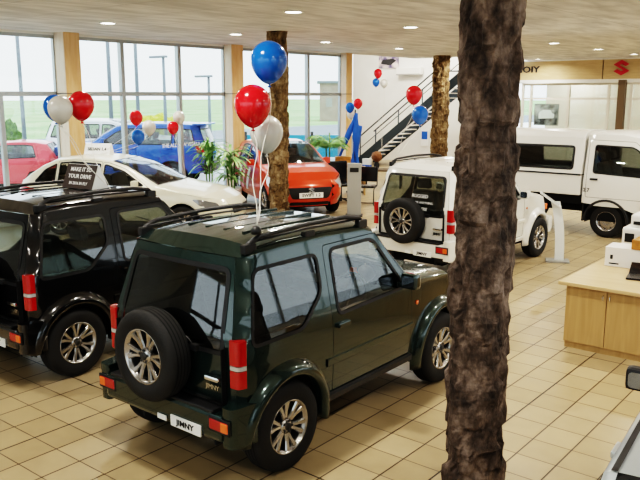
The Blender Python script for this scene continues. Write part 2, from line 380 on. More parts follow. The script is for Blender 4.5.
# ------------------------------------------------------------------ car builder
def make_wheel_meshes(R, W, rim, spokes, style, matrim):
    # axis along local y, outer face at -y
    t = MB(); h = W/2
    pr = [(rim*.98, h*.80), (rim+.012, h*.92), (rim+.05*R/.33, h), (R-.055*R/.33, h*1.0), (R-.02, h*.9), (R-.004, h*.62), (R, h*.3), (R, -h*.3), (R-.004, -h*.62), (R-.02, -h*.9), (R-.055*R/.33, -h), (rim+.05*R/.33, -h), (rim+.012, -h*.92), (rim*.98, -h*.80)]
    t.lathe(pr, 40, axis='y', cap=False)
    for g in (-.45, -.15, .15, .45):   # tread grooves
        t.lathe([(R+.001, g*h-.004), (R+.0015, g*h), (R+.001, g*h+.004)], 40, axis='y', cap=False, mi=1)
    r = MB()
    r.lathe([(rim*.97, h*.8), (rim*.90, h*.3), (rim*.88, -h*.45), (rim*.97, -h*.88), (rim*1.02, -h*.90), (rim*.985, -h*.80), (rim*.90, -h*.62)], 36, axis='y', cap=False)
    r.lathe([(rim*.90, h*.2), (.001, h*.2)], 36, mi=1, axis='y', cap=False)
    yf = -h*.70
    if style == 'steel':
        r.lathe([(rim*.95, yf+.02), (rim*.72, yf+.03), (rim*.60, yf-.005), (rim*.35, yf+.02), (.001, yf-.0)], 36, axis='y', cap=False)
        for k in range(8):
            a = 2*pi*k/8; m4 = Matrix.Rotation(a, 4, 'Y')
            r.lathe([(.016, 0), (.016, -.004), (.001, -.004)], 10, mi=1, mtx=m4 @ Matrix.Translation((rim*.78, yf+.022, 0)) @ Matrix.Rotation(pi/2, 4, 'X'))
    else:
        for k in range(spokes):
            a = 2*pi*k/spokes
            for d in ((-1, 1) if style == 'split' else (0,)):
                a0 = a+d*.11; a1 = a+d*(.215 if style == 'split' else 0)
                r0 = rim*.22; r1 = rim*.93; w0 = .018*rim/.19; w1 = .021*rim/.19
                if style != 'split': w0 *= 1.5; w1 *= 1.6
                def P(rr, aa, off, y): return (rr*cos(aa)-off*sin(aa), y, rr*sin(aa)+off*cos(aa))
                V = []
                for (rr, aa, w, y) in ((r0, a0, w0, yf+.012), ((r0+r1)/2, (a0+a1)/2, w0*.85, yf+.004), (r1, a1, w1, yf-.008)):
                    V += [P(rr, aa, -w, y+.012), P(rr, aa, -w*.6, y), P(rr, aa, w*.6, y), P(rr, aa, w, y+.012), P(rr, aa, w, y+.04), P(rr, aa, -w, y+.04)]
                F = []
                for q in range(2):
                    for e in range(6): F.append((q*6+e, q*6+(e+1) % 6, q*6+6+(e+1) % 6, q*6+6+e))
                F += [(0, 5, 4, 3, 2, 1), (12, 13, 14, 15, 16, 17)]
                r.add(V, F)
        r.lathe([(rim*.30, yf+.03), (rim*.28, yf+.006), (rim*.17, yf-.002), (.001, yf-.004)], 24, axis='y', cap=False)
        r.lathe([(rim*.15, yf-.003), (rim*.14, yf-.010), (.001, yf-.012)], 20, mi=1, axis='y', cap=False)
        for k in range(5):
            a = 2*pi*k/5+.3; m4 = Matrix.Translation((rim*.22*cos(a), yf-.004, rim*.22*sin(a)))
            r.lathe([(.011, 0), (.010, -.006), (.001, -.008)], 8, mi=1, axis='y', cap=False, mtx=m4)
    to = t.build('wheel', [M['rubber'], M['gap']]); ro = r.build('rim', [matrim, M['alloyd']], to, fixn=False)
    return to, ro
def place_wheel(proto, parent, loc, flip=False, name='wheel', rot=0, rx=None):
    t = proto[0].copy(); r = proto[1].copy(); COL.objects.link(t); COL.objects.link(r); r.parent = t; t.parent = parent; t.location = loc; t.name = name
    t.rotation_euler = (0, rot, pi) if flip else (0, rot, 0)
    if rx is not None: t.rotation_euler = rx
    return t
def drop(proto):
    for o in proto[::-1]: D.objects.remove(o)

def build_car(C, name, loc, rz, paint, glass, label, cat, group=None, scale=1, res=.07):
    root = empty(name, loc, rz, label=label, cat=cat, group=group); root.scale = (scale,)*3
    hw = lambda z: sinterp(C['hw'], z)
    XR = lambda z: interp(C['xr'], z); XF = lambda z: interp(C['xf'], z)
    rrx, rry = C['rr']; rfx, rfy = C['rf']
    taper = C.get('taper', [(-9, 1), (9, 1)])
    def Y(x, z):
        y = hw(z)*sinterp(taper, x)
        d = XR(z)+rrx-x
        if d > 0: y -= rry*(1-sqrt(max(0, 1-min(1, d/rrx)**2)))
        d = x-(XF(z)-rfx)
        if d > 0: y -= rfy*(1-sqrt(max(0, 1-min(1, d/rfx)**2)))
        return y
    def side(mb, outline, holes, off=0, mi=0, rs=None, both=True, sd=None):
        vo, F = tri_panel(outline, holes, rs or res)
        for sg in ((-1, 1) if sd is None else (sd,)):
            V = [(x, sg*(Y(x, z)+off), z) for x, z in vo]
            # tri orientation: make normals outward
            FF = []
            for f in F:
                a, b, c = [Vector(V[i]) for i in f]; n = (b-a).cross(c-a)
                FF.append(f if n.y*sg > 0 else f[::-1])
            mb.add(V, FF, mi, True)
    def ribbon(mb, path, w, off, mi=0, sides=(-1, 1), closed=False):
        L = path
        for sg in sides:
            o = inset(L, w/2) if closed else None
            V = []; F = []; n = len(L)
            for i in range(n):
                a = Vector(L[i-1] if (i > 0 or closed) else L[0]); b = Vector(L[(i+1) % n] if (i < n-1 or closed) else L[-1]); t = (b-a).normalized(); nn = Vector((-t.y, t.x))*w/2
                for q, of in ((-1, .0), (-.7, 1), (.7, 1), (1, .0)):
                    x = L[i][0]+nn.x*q; z = L[i][1]+nn.y*q; V.append((x, sg*(Y(x, z)+off*of), z))
            for i in range(n if closed else n-1):
                j = (i+1) % n
                for k in range(3):
                    f = (i*4+k, i*4+k+1, j*4+k+1, j*4+k); F.append(f if sg > 0 else f[::-1])
            mb.add(V, F, mi, False)
    wb = C['wb']; ra = C['arch']; R = C['R']
    # ---- side outline
    def arch(cx):
        z0 = C['sill']; cz = R; a0 = math.asin(max(-1, min(1, (z0-cz)/ra)))
        n = 14; return [(cx+ra*cos(pi-a0-(pi-2*a0)*k/n), cz+ra*sin(pi-a0-(pi-2*a0)*k/n)) for k in range(n+1)]
    zl = C['sill']
    top = C['top']
    out = [(XR(C['zrb']), C['zrb'])]
    a0 = arch(0)
    if C['zrb'] > zl: out += [(a0[0][0]-.02, zl+.03)]
    out += a0+arch(wb)
    out += [(XF(C['zfb'])-.01, C['zfb'])] if True else []
    # front edge up following XF
    zf_top = top[0][1]; zr_top = top[-1][1]
    for k in range(1, 7):
        z = C['zfb']+(zf_top-C['zfb'])*k/6; out.append((XF(z)-.001, z))
    out += [(x, z) for x, z in top[1:-1]]
    for k in range(0, 9):
        z = zr_top+(C['zrb']-zr_top)*k/9; out.append((XR(z)+.001, z))
    body = MB()
    wins = [rnd(w, C.get('wr', .05)) for w in C['windows']]
    doors = C.get('doors', [])
    holes = [w for i, w in enumerate(wins) if not any(d['win'] == i for d in doors)]
    dpoly = [rnd(d['poly'], .04) for d in doors]
    side(body, out, holes+dpoly)
    # ---- top sheet
    S = [-1, -.985, -.96, -.92, -.86, -.75, -.6, -.42, -.22, 0, .22, .42, .6, .75, .86, .92, .96, .985, 1]
    prof = lambda s: (1-abs(s)**3)**.5
    def row(i):
        x, z = top[i]; y = Y(x, z); cr = C['crown'][i]; bw = C['bow'][i]
        return [(x+bw*(1-s*s), s*y, z+cr*prof(s)) for s in S]
    rows = [row(i) for i in range(len(top))]
    def sub(i0, i1, k=4):
        P = []
        for i in range(i0, i1):
            for q in range(k): t = q/k; P.append([tuple(Vector(a).lerp(Vector(b), t)) for a, b in zip(rows[i], rows[i+1])])
        P.append(rows[i1]); return P
    glsegs = C['glass_rows']   # list of (i0,i1,'windshield'/'rear_window')
    g0 = {a: b for a, b, n in glsegs}
    parts = {}
    i = 0; gi = C.get('hood_rows', 0)
    while i < len(top)-1:
        gl = [g for g in glsegs if g[0] == i]
        if gl:
            a, b, nm = gl[0]; P = sub(a, b, 3)
            m = MB(); m.grid([r[3:-3] for r in P], 1 if False else 0); parts[nm] = m
            body.grid([r[:4] for r in P]); body.grid([r[-4:] for r in P])
            # black border
            bd = MB()
            for cols in ((3, 4), (-5, -4)):
                bd.grid([[tuple(Vector(p)+Vector((0, 0, .002))) for p in (r[cols[0]], r[cols[1]])] for r in P])
            bd.grid([[tuple(Vector(p)+Vector((0, 0, .002))) for p in r[3:-3]] for r in (P[0], [tuple(Vector(p).lerp(Vector(q), .2)) for p, q in zip(P[0], P[1])])])
            n1 = [tuple(Vector(p).lerp(Vector(q), .15)) for p, q in zip(P[-1], P[-2])]
            bd.grid([[tuple(Vector(p)+Vector((0, 0, .002))) for p in r[3:-3]] for r in (n1, P[-1])])
            parts[nm+'_border'] = bd
            i = b
        else:
            j = i+1
            P = sub(i, j)
            if i < gi:
                parts.setdefault('hood', MB()).grid(P)
            else: body.grid(P)
            i = j
    # ---- end fascias
    def fascia(mb, end, z0, z1, holes=[], off=0, outline=None, mi=0, rs=None):
        X = XR if end < 0 else XF
        xx = (lambda z: XR(z)) if end < 0 else (lambda z: XF(z))
        def yw(z): return Y(X(z)+(.0005 if end < 0 else -.0005), z)
        if outline is None:
            outline = [(-yw(z0), z0)]+[(yw(z0+(z1-z0)*k/8), z0+(z1-z0)*k/8) for k in range(9)]+[(-yw(z1-(z1-z0)*k/8), z1-(z1-z0)*k/8) for k in range(8)]
        bwv = C.get('ebow', .03)
        vo, F = tri_panel(outline, holes, rs or res)
        V = []
        for y, z in vo:
            s = min(1, abs(y)/max(.01, yw(z))); V.append((xx(z)+end*(bwv*(1-s*s)+off), y, z))
        FF = []
        for f in F:
            a, b, c = [Vector(V[i]) for i in f]; n = (b-a).cross(c-a); FF.append(f if n.x*end > 0 else f[::-1])
        mb.add(V, FF, mi, True)
    rw = [rnd(w, .06) for w in C.get('rear_holes', [])]
    fascia(body, -1, C['zrb'], zr_top, rw)
    fascia(body, 1, C['zfb'], zf_top, [])
    b = body.build('body', paint, root)
    if 'hood' in parts: parts['hood'].build('hood', paint, root)
    for a, bb, nm in glsegs:
        g = parts[nm].build(nm, glass if nm != 'rear_window' else C.get('rglass', glass), root)
        parts[nm+'_border'].build('window_seal', M['plastic'], g)
    for w in rw:
        g = MB(); fascia(g, -1, 0, 0, outline=w, off=-.004); go = g.build('rear_window', C.get('rglass', glass), root)
        sl = MB(); fascia(sl, -1, 0, 0, outline=inset(w, -.014), holes=[inset(w, .022)], off=.004, rs=.2); sl.build('window_seal', M['plastic'], go)
    for wi, w in enumerate(wins):
        isdoor = [k for k, d in enumerate(doors) if d['win'] == wi]
        if isdoor: continue
        for sg in (-1, 1):
            g = MB(); side(g, w, [], off=-.006, sd=sg); go = g.build('side_window', glass, root)
            sl = MB(); side(sl, inset(w, -.010), [inset(w, .018)], off=.004, rs=.2, sd=sg); sl.build('window_seal', M['plastic'], go)
    for k, d in enumerate(doors):
        dp = dpoly[k]
        for sg in (-1, 1):
            m = MB(); w = wins[d['win']]
            side(m, inset(dp, .006), [w], sd=sg); do = m.build('door', paint, root)
            g = MB(); side(g, w, [], off=-.006, sd=sg); g.build('door_window', glass, do)
            sl = MB(); side(sl, inset(w, -.010), [inset(w, .018)], off=.004, rs=.2, sd=sg); sl.build('window_seal', M['plastic'], do)
            hx, hz = d['handle']; hb = MB(); yy = Y(hx, hz)
            hb.box((hx-.075, min(sg*(yy-.005), sg*(yy+.028)), hz-.018), (hx+.075, max(sg*(yy-.005), sg*(yy+.028)), hz+.02), bev=.008)
            hb.build('door_handle', C.get('handle_mat', paint), do)
            gp = MB(); side(gp, inset(dp, -.012), [inset(dp, .02)], off=-.012, rs=.15, sd=sg); gp.build('door_seal', M['gap'], root)
    # ---- inner: floor pan, lining, seats
    inn = MB(); cb = C['cabin']   # x0,x1,zfloor,zbelt
    yb = hw(cb[3])-.07
    inn.box((XR(.6)+.12, -yb+.02, cb[2]-.06), (XF(.6)-.35, yb-.02, cb[2]))
    for sg in (-1, 1): inn.box((cb[0], min(sg*(yb-.01), sg*yb), cb[2]), (cb[1], max(sg*(yb-.01), sg*yb), cb[3]-.04))
    inn.box((cb[1], -yb, cb[2]), (cb[1]+.3, yb, cb[3]-.06), bev=.05)      # dash
    # tail trim and wheel housings
    for cx in (0, wb):
        for sg in (-1, 1):
            n = 12; V = []; F = []
            for q in range(n+1):
                a = -.1+(pi+.2)*q/n
                for yy in (hw(.6)-.015, .42): V.append((cx+(ra+.015)*cos(a), sg*yy, R+(ra+.015)*sin(a)))
            for q in range(n): F.append((2*q, 2*q+1, 2*q+3, 2*q+2))
            inn.add(V, F, 0, False)
            inn.box((cx-ra, min(sg*.40, sg*.42), .25), (cx+ra, max(sg*.40, sg*.42), R+ra*.8))
    inn.build('cabin_lining', M['inner'], root)
    for sx in C['seats']:
        for sy in (-.34, .34):
            st = MB(); z0 = cb[2]+.12
            st.box((sx-.05, sy-.23, z0), (sx+.45, sy+.23, z0+.16), bev=.05)
            mt = Matrix.Translation((sx-.02, sy, z0+.10)) @ Matrix.Rotation(radians(-14), 4, 'Y')
            st.box((-.09, -.22, 0), (.05, .22, .55), bev=.05, mtx=mt); st.box((-.06, -.12, .58), (.03, .12, .74), bev=.035, mtx=mt)
            st.build('seat', M['seat'], root)
    if C.get('detail', 1):
        sw = MB(); mt = Matrix.Translation((cb[1]-.12, -.34, cb[3]-.07)) @ Matrix.Rotation(radians(-65), 4, 'Y')
        sw.tube([(.18*cos(a*pi/10), .18*sin(a*pi/10), 0) for a in range(20)], .014, 6, closed=True, mtx=mt)
        sw.box((-.17, -.02, -.01), (.17, .02, .01), mtx=mt); sw.build('steering_wheel', M['plastic'], root)
    # mirrors
    mx, mz = C['mirror']
    for sg in (-1, 1):
        mm = MB(); yy = Y(mx, mz)
        mm.box((mx-.05, min(sg*(yy+.03), sg*(yy+.19)), mz-.06), (mx+.05, max(sg*(yy+.03), sg*(yy+.19)), mz+.08), bev=.03)
        mm.box((mx-.02, min(sg*(yy-.02), sg*(yy+.05)), mz-.06), (mx+.03, max(sg*(yy-.02), sg*(yy+.05)), mz-.02), bev=.008)
        mo = mm.build('mirror', C.get('mirror_mat', M['plastic']), root)
        mg = MB(); mg.prism(rnd([(sg*(yy+.05), mz-.04), (sg*(yy+.17), mz-.04), (sg*(yy+.17), mz+.06), (sg*(yy+.05), mz+.06)], .03), mx-.054, mx-.051, plane='yz')
        mg.build('mirror_glass', M['mirror'], mo, fixn=True)
    # wheels
    pw = make_wheel_meshes(R, C['tw'], C['rim'], C['spokes'], C['style'], C.get('rimmat', M['alloy']))
    yt = C['track']
    for cx in (0, wb):
        for sg in (-1, 1): place_wheel(pw, root, (cx, sg*yt, R), flip=sg > 0, rot=random.random())
    ctx = dict(root=root, Y=Y, XR=XR, XF=XF, side=side, ribbon=ribbon, fascia=fascia, wheel=pw, paint=paint, C=C, rows=rows, hw=hw)
    return ctx

def arch_flare(ctx, cx, out=.075, w=.085, m=None):
    C = ctx['C']; R = C['R']; ra = C['arch']; Y = ctx['Y']
    for sg in (-1, 1):
        V = []; F = []; n = 22
        prof = [(w*1.15, 0.0), (w*.95, .35), (w*.55, .85), (w*.15, 1.0), (-.012, .93), (-.018, -.2)]
        for q in range(n+1):
            a = radians(-10)+(pi+radians(10 if cx == 0 else 20))*q/n
            for dr, f in prof:
                rr = ra+dr; x = cx+rr*cos(a); z = R+rr*sin(a)
                y = Y(max(min(x, ctx['XF'](z)-.05), ctx['XR'](z)+.05), max(z, C['sill']))
                V.append((x, sg*(y+out*f), z))
        k = len(prof)
        for q in range(n):
            for e in range(k-1):
                f = (q*k+e, q*k+e+1, (q+1)*k+e+1, (q+1)*k+e); F.append(f if sg > 0 else f[::-1])
        F.append(list(range(k))); F.append([n*k+e for e in range(k)])
        MB().add(V, F, 0, True).build('wheel_arch', m or ctx['paint'], ctx['root'], fixn=True)

# ------------------------------------------------------------------ small boxy off-roader
OFFROAD = dict(
 wb=2.25, R=.345, tw=.20, rim=.205, spokes=6, style='split', track=.675, arch=.415, sill=.36, zrb=.42, zfb=.50,
 hw=[(.30, .70), (.50, .725), (.80, .738), (1.02, .728), (1.12, .712), (1.64, .610), (1.76, .59)],
 xr=[(.3, -.44), (1.08, -.46), (1.68, -.29)], xf=[(.3, 2.72), (.8, 2.74), (1.0, 2.66), (1.1, 2.6)], rr=(.085, .085), rf=(.16, .20),
 taper=[(-9, 1), (1.6, 1), (2.8, .90), (9, .9)],
 top=[(2.66, 1.0), (2.45, 1.035), (2.1, 1.07), (1.78, 1.11), (1.70, 1.14), (1.24, 1.62), (1.12, 1.65), (.6, 1.67), (.1, 1.67), (-.17, 1.66), (-.28, 1.645)],
 crown=[.0, .05, .055, .055, .05, .07, .08, .085, .085, .075, .0], bow=[.03, .04, .05, .07, .10, .06, .04, 0, 0, -.015, -.03],
 ebow=.03, glass_rows=[(4, 5, 'windshield')], hood_rows=3, cabin=(-.30, 1.40, .50, 1.10), seats=(.55,),
 windows=[[(-.35, 1.04), (.20, 1.04), (.47, 1.27), (.47, 1.56), (-.23, 1.56)],
          [(.63, 1.05), (1.62, 1.08), (1.22, 1.57), (.63, 1.57)]],
 doors=[dict(win=1, poly=[(.55, .44), (1.70, .44), (1.72, 1.08), (1.27, 1.61), (.55, 1.61)], handle=(.68, .97))],
 rear_holes=[[(-.575, .99), (.575, .99), (.515, 1.565), (-.515, 1.565)]], wr=.07, mirror=(1.55, 1.15))
OFFROAD['rglass'] = None
def offroader(name, loc, rz, paint, label, glass, rglass, bodytrim, sticker=False, plate=True, scale=1):
    C = dict(OFFROAD); C['rglass'] = rglass; C['mirror_mat'] = bodytrim
    x = build_car(C, name, loc, rz, paint, glass, label, 'car', 'small boxy off-roaders on the showroom floor', scale=scale)
    root = x['root']; Y = x['Y']; XR = x['XR']
    arch_flare(x, 0); arch_flare(x, 2.25)
    # rear bumper
    b = MB()
    b.box((-.585, -.66, .40), (-.40, .66, .60), bev=.03)
    for sg in (-1, 1):
        P = rnd([(-.57, sg*.64), (-.575, sg*.75, .08), (-.33, sg*.79, .05), (-.33, sg*.64)], .03)
        b.prism(P, .37, .66, plane='xy')
    b.build('rear_bumper', paint, root, fixn=True)
    s = MB(); s.box((-.592, -.58, .60), (-.45, .58, .625), bev=.01); s.build('bumper_step', M['plastic'], root)
    for sg in (-1, 1):
        l = MB(); l.box((-.592, min(sg*.54, sg*.725), .485), (-.565, max(sg*.54, sg*.725), .565), bev=.012); lo = l.build('bumper_lamp', M['red'], root)
        a = MB(); a.box((-.597, min(sg*.655, sg*.725), .49), (-.57, max(sg*.655, sg*.725), .56), bev=.01); a.build('indicator', M['amber'], lo)
        su = MB(); su.box((-.588, min(sg*.525, sg*.74), .47), (-.572, max(sg*.525, sg*.74), .58), bev=.008); su.build('lamp_surround', M['plastic'], lo)
    # tail lamps wrap the corner
    for sg in (-1, 1):
        l = MB()
        for (z0, z1, mi) in ((.77, .895, 0), (.90, .93, 1), (.935, 1.11, 0)):
            y0 = .635; y1 = x['hw'](.9)+.004
            P = rnd([(-.475, sg*y0), (-.475, sg*(y1-.02), .03), (-.405, sg*y1), (-.38, sg*(y1-.06)), (-.38, sg*y0)], .01)
            l.prism(P, z0, z1, mi, plane='xy')
        l.build('tail_lamp', [M['red'], M['lens']], root, fixn=True)
    # roof rails
    for sg in (-1, 1):
        r = MB(); zz = 1.775; yy = .57
        r.tube([(-.22, sg*yy, 1.67), (-.19, sg*yy, 1.73), (-.10, sg*yy, zz-.01), (.4, sg*(yy+.005), zz+.012), (.9, sg*yy, zz+.004), (1.12, sg*(yy-.01), zz-.03), (1.20, sg*(yy-.01), 1.67)], [.022, .022, .018, .018, .018, .020, .022], 8)
        for px in (-.20, .45, 1.14):
            r.box((px-.06, sg*yy-.025, 1.66), (px+.06, sg*yy+.025, 1.73), bev=.012)
        r.tube([(-.18, sg*(yy-.02), 1.735), (.45, sg*(yy-.02), 1.748), (1.12, sg*(yy-.02), 1.735)], .009, 6)
        r.build('roof_rail', M['plastic'], root)
    rr = MB()
    for yy in (-.3, -.1, .1, .3): rr.box((.02, yy-.012, 1.735), (1.05, yy+.012, 1.758), bev=.005)
    rr.build('roof_rib', paint, root)
    # spare wheel
    m = place_wheel(x['wheel'], root, (-.60, .04, .90), name='spare_wheel', rx=(0, 0, -pi/2))
    c = MB(); c.lathe([(.16, -.50), (.16, -.44)], 20, axis='x', mtx=Matrix.Translation((0, .04, .90))); c.build('spare_carrier', M['plastic'], root)
    # tailgate lines, wiper, handle
    g = MB()
    for yy in (-.585, .585): g.box((-.502, yy-.004, .64), (-.46, yy+.004, 1.04))
    g.box((-.505, -.585, .635), (-.46, .585, .643)); g.build('tailgate_gap', M['gap'], root)
    w = MB(); w.tube([(-.475, -.30, .99), (-.485, -.22, 1.05), (-.478, .30, 1.085)], .010, 6); w.box((-.51, -.34, .97), (-.46, -.27, 1.02), bev=.01); w.build('rear_wiper', M['plastic'], root)
    h = MB(); h.box((-.53, -.575, .80), (-.47, -.43, .835), bev=.012); h.build('tailgate_handle', M['chrome'], root)
    if plate:
        p = MB(); p.box((-.60, -.46, .395), (-.588, -.14, .48), bev=.003); po = p.build('number_plate', M['plate'], root)
        text_obj('plate_text', 'JIMNY', .06, .002, M['ink'], po, (-.602, -.30, .437), (pi/2, 0, -pi/2), sx=1.15)
        po2 = MB(); po2.box((-.598, -.09, .41), (-.59, .01, .45)); po2.build('bumper_badge', M['plate'], root)
    t = text_obj('badge', 'JIMNY' if not sticker else 'JIMNY', .05, .003, M['chrome'] if paint != M['white'] else M['ink'], root, (-.49, -.48, .74), (pi/2, 0, -pi/2))
    # ridges added to catch the body crease highlight, and sill steps
    
    for sg in (-1, 1):
        s = MB(); x['ribbon'](s, [(.47+.06*k, .70) for k in range(0, 22)], .07, .012, sides=(sg,)); s.build('highlight_ridge', paint, root)
        s = MB(); x['ribbon'](s, [(.46+.06*k, .40) for k in range(0, 22)], .07, .03, sides=(sg,)); s.build('sill_step', M['trimdark'] if paint != M['white'] else M['white'], root)
    # fender indicator
    for sg in (-1, 1):
        q = MB(); q.lathe([(.001, 0), (.02, 0), (.02, .008), (.001, .012)], 12, axis='y', mtx=Matrix.Translation((1.80, sg*(Y(1.80, .90)+.002), .90)) @ Matrix.Rotation(0 if sg > 0 else pi, 4, 'X')); q.build('side_repeater', M['amber'], root)
    # front: grille, lamps, bumper
    f = MB(); f.box((2.735, -.34, .72), (2.79, .34, .93), bev=.012); gr = f.build('grille', M['plastic'], root)
    f = MB()
    for k in range(5): f.box((2.785, -.29+.125*k, .75), (2.80, -.23+.125*k, .90), bev=.005)
    f.build('grille_bar', M['chrome'], gr)
    for sg in (-1, 1):
        f = MB(); f.lathe([(.001, .05), (.08, .03), (.095, 0), (.10, -.05)], 24, axis='x', mtx=Matrix.Translation((2.72, sg*.47, .82))); f.build('headlamp', M['lens'], root)
        f = MB(); f.box((2.62, min(sg*.585, sg*.66), .78), (2.715, max(sg*.585, sg*.66), .88), bev=.015); f.build('indicator', M['amber'], root)
    f = MB(); f.box((2.60, -.72, .40), (2.84, .72, .66), bev=.05)
    for sg in (-1, 1): f.prism(rnd([(2.58, sg*.60), (2.83, sg*.68, .1), (2.66, sg*.77), (2.56, sg*.77)], .03), .40, .66, plane='xy')
    f.build('front_bumper', paint, root, fixn=True)
    wv = MB()
    for y0 in (.15, -.38): wv.tube([(1.84, y0, 1.19), (1.76, y0-.1, 1.22), (1.70, y0+.25, 1.28)], .008, 5)
    wv.build('windscreen_wiper', M['plastic'], root)
    ex = MB(); ex.box((-.35, -.5, .24), (2.5, .5, .42)); ex.tube([(-.05, -.68, .34), (-.05, .68, .34)], .045, 8); ex.tube([(2.25, -.68, .34), (2.25, .68, .34)], .045, 8); ex.build('chassis', M['gap'], root)
    if sticker:
        for k, (tx, sz) in enumerate((('RUGGED', .085), ('READY FOR ANYTHING', .055), ('ANYWHERE', .075))):
            text_obj('window_sticker', tx, sz*.85, .001, M['sticker_reflection'], root, (-.486+.035*(2-k)*.9-.03, -.14, 1.27-.09*k), (pi/2-.2, 0, -pi/2))
    return x

jg = offroader('green_off_roader', (-4.17, 3.85, 0), radians(90), M['green'], 'dark green boxy off-roader nearest the camera, balloons on its roof rack', M['glass'], M['glass'], M['green'])
drop(jg['wheel'])
jb = offroader('black_off_roader', (-7.05, 3.95, 0), radians(91.5), M['black'], 'black boxy off-roader at the left edge with a dark price sign on its roof', M['glass'], M['glass'], M['black'])
drop(jb['wheel'])
jw = offroader('white_off_roader', (-5.90, 9.98, 0), radians(86.5), M['white'], 'white boxy off-roader behind the dark stone column, writing on its rear window', M['glass'], M['glass'], M['white'], sticker=True)
drop(jw['wheel'])

# ------------------------------------------------------------------ saloon
SEDAN = dict(
 wb=2.65, R=.32, tw=.20, rim=.215, spokes=5, style='split', track=.74, arch=.37, sill=.28, zrb=.30, zfb=.26,
 hw=[(.2, .80), (.45, .865), (.70, .875), (.88, .85), (.98, .80), (1.42, .60), (1.5, .57)],
 xr=[(.2, -.86), (.5, -1.0), (.75, -1.0), (.98, -.93)], xf=[(.2, 3.42), (.45, 3.52), (.62, 3.50), (.74, 3.38)], rr=(.35, .28), rf=(.55, .38),
 taper=[(-9, .93), (-1, .95), (.6, 1), (2, 1), (3.4, .95), (9, .95)],
 top=[(3.34, .74), (3.05, .80), (2.6, .87), (2.25, .93), (2.1, .965), (1.75, 1.14), (1.42, 1.29), (1.10, 1.375), (.75, 1.42), (.3, 1.43), (-.1, 1.385), (-.38, 1.27), (-.66, 1.10), (-.78, 1.03), (-.92, .99)],
 crown=[0, .06, .07, .06, .05, .05, .05, .05, .05, .05, .05, .05, .05, .04, .0], bow=[.10, .13, .15, .18, .20, .18, .14, .10, .05, 0, -.04, -.08, -.08, -.05, -.04],
 ebow=.06, glass_rows=[(4, 7, 'windshield'), (10, 12, 'rear_window')], hood_rows=3, cabin=(-.30, 1.65, .35, .93), seats=(.9, .05),
 windows=[[(.98, .96), (1.86, .98), (1.42, 1.22), (1.05, 1.33), (.98, 1.335)], [(.0, .96), (.90, .96), (.90, 1.345), (.3, 1.375), (.0, 1.35)], [(-.52, 1.0), (-.07, .97), (-.07, 1.335), (-.32, 1.22)]],
 doors=[dict(win=0, poly=[(.94, .34), (1.98, .38), (2.0, .93), (1.44, 1.27), (1.06, 1.375), (.94, 1.38)], handle=(1.05, .83)),
        dict(win=1, poly=[(.32, .34), (.93, .34), (.93, 1.39), (.3, 1.41), (-.04, 1.38), (-.04, .80), (.15, .72)], handle=(.10, .84))],
 wr=.035, mirror=(1.72, 1.00))
sd = dict(SEDAN); sd['mirror_mat'] = M['cream']
xs = build_car(sd, 'cream_saloon', (-13.63, 8.85, 0), radians(26), M['cream'], M['glassl'], 'cream white saloon car behind the black off-roader with a white board on its roof', 'car', scale=1.0)
xs['root'].scale = (1, 1, 1.06)
def sedan_details(x, nose_lamps=True):
    r = x['root']; Y = x['Y']
    for sg in (-1, 1):
        l = MB()
        P = [(3.40, .60), (3.30, .70), (3.0, .765), (2.86, .76), (3.0, .66), (3.2, .60)]
        x['side'](l, rnd(P, .03), [], off=.008, sd=sg, rs=.05); l.build('headlamp', M['slamp'], r)
        l = MB(); x['side'](l, rnd([(-.98, .70), (-.55, .76), (-.50, .88), (-.93, .95)], .03), [], off=.008, sd=sg, rs=.05); l.build('tail_lamp', M['red'], r)
    g = MB(); x['fascia'](g, 1, 0, 0, outline=rnd([(-.42, .48), (.42, .48), (.46, .62), (-.46, .62)], .04), off=.012); g.build('grille', M['plastic'], r)
    g = MB(); x['fascia'](g, 1, 0, 0, outline=rnd([(-.45, .28), (.45, .28), (.38, .40), (-.38, .40)], .04), off=.012); g.build('lower_grille', M['plastic'], r)
    for sg in (-1, 1):
        g = MB(); x['side'](g, rnd([(3.30, .32), (3.42, .32), (3.42, .47), (3.26, .43)], .02), [], off=.01, sd=sg, rs=.05); g.build('fog_lamp', M['plastic'], r)
    ch = MB(); ch.box((-.6, -.6, .18), (3.0, .6, .30)); ch.build('chassis', M['gap'], r)
sedan_details(xs); drop(xs['wheel'])

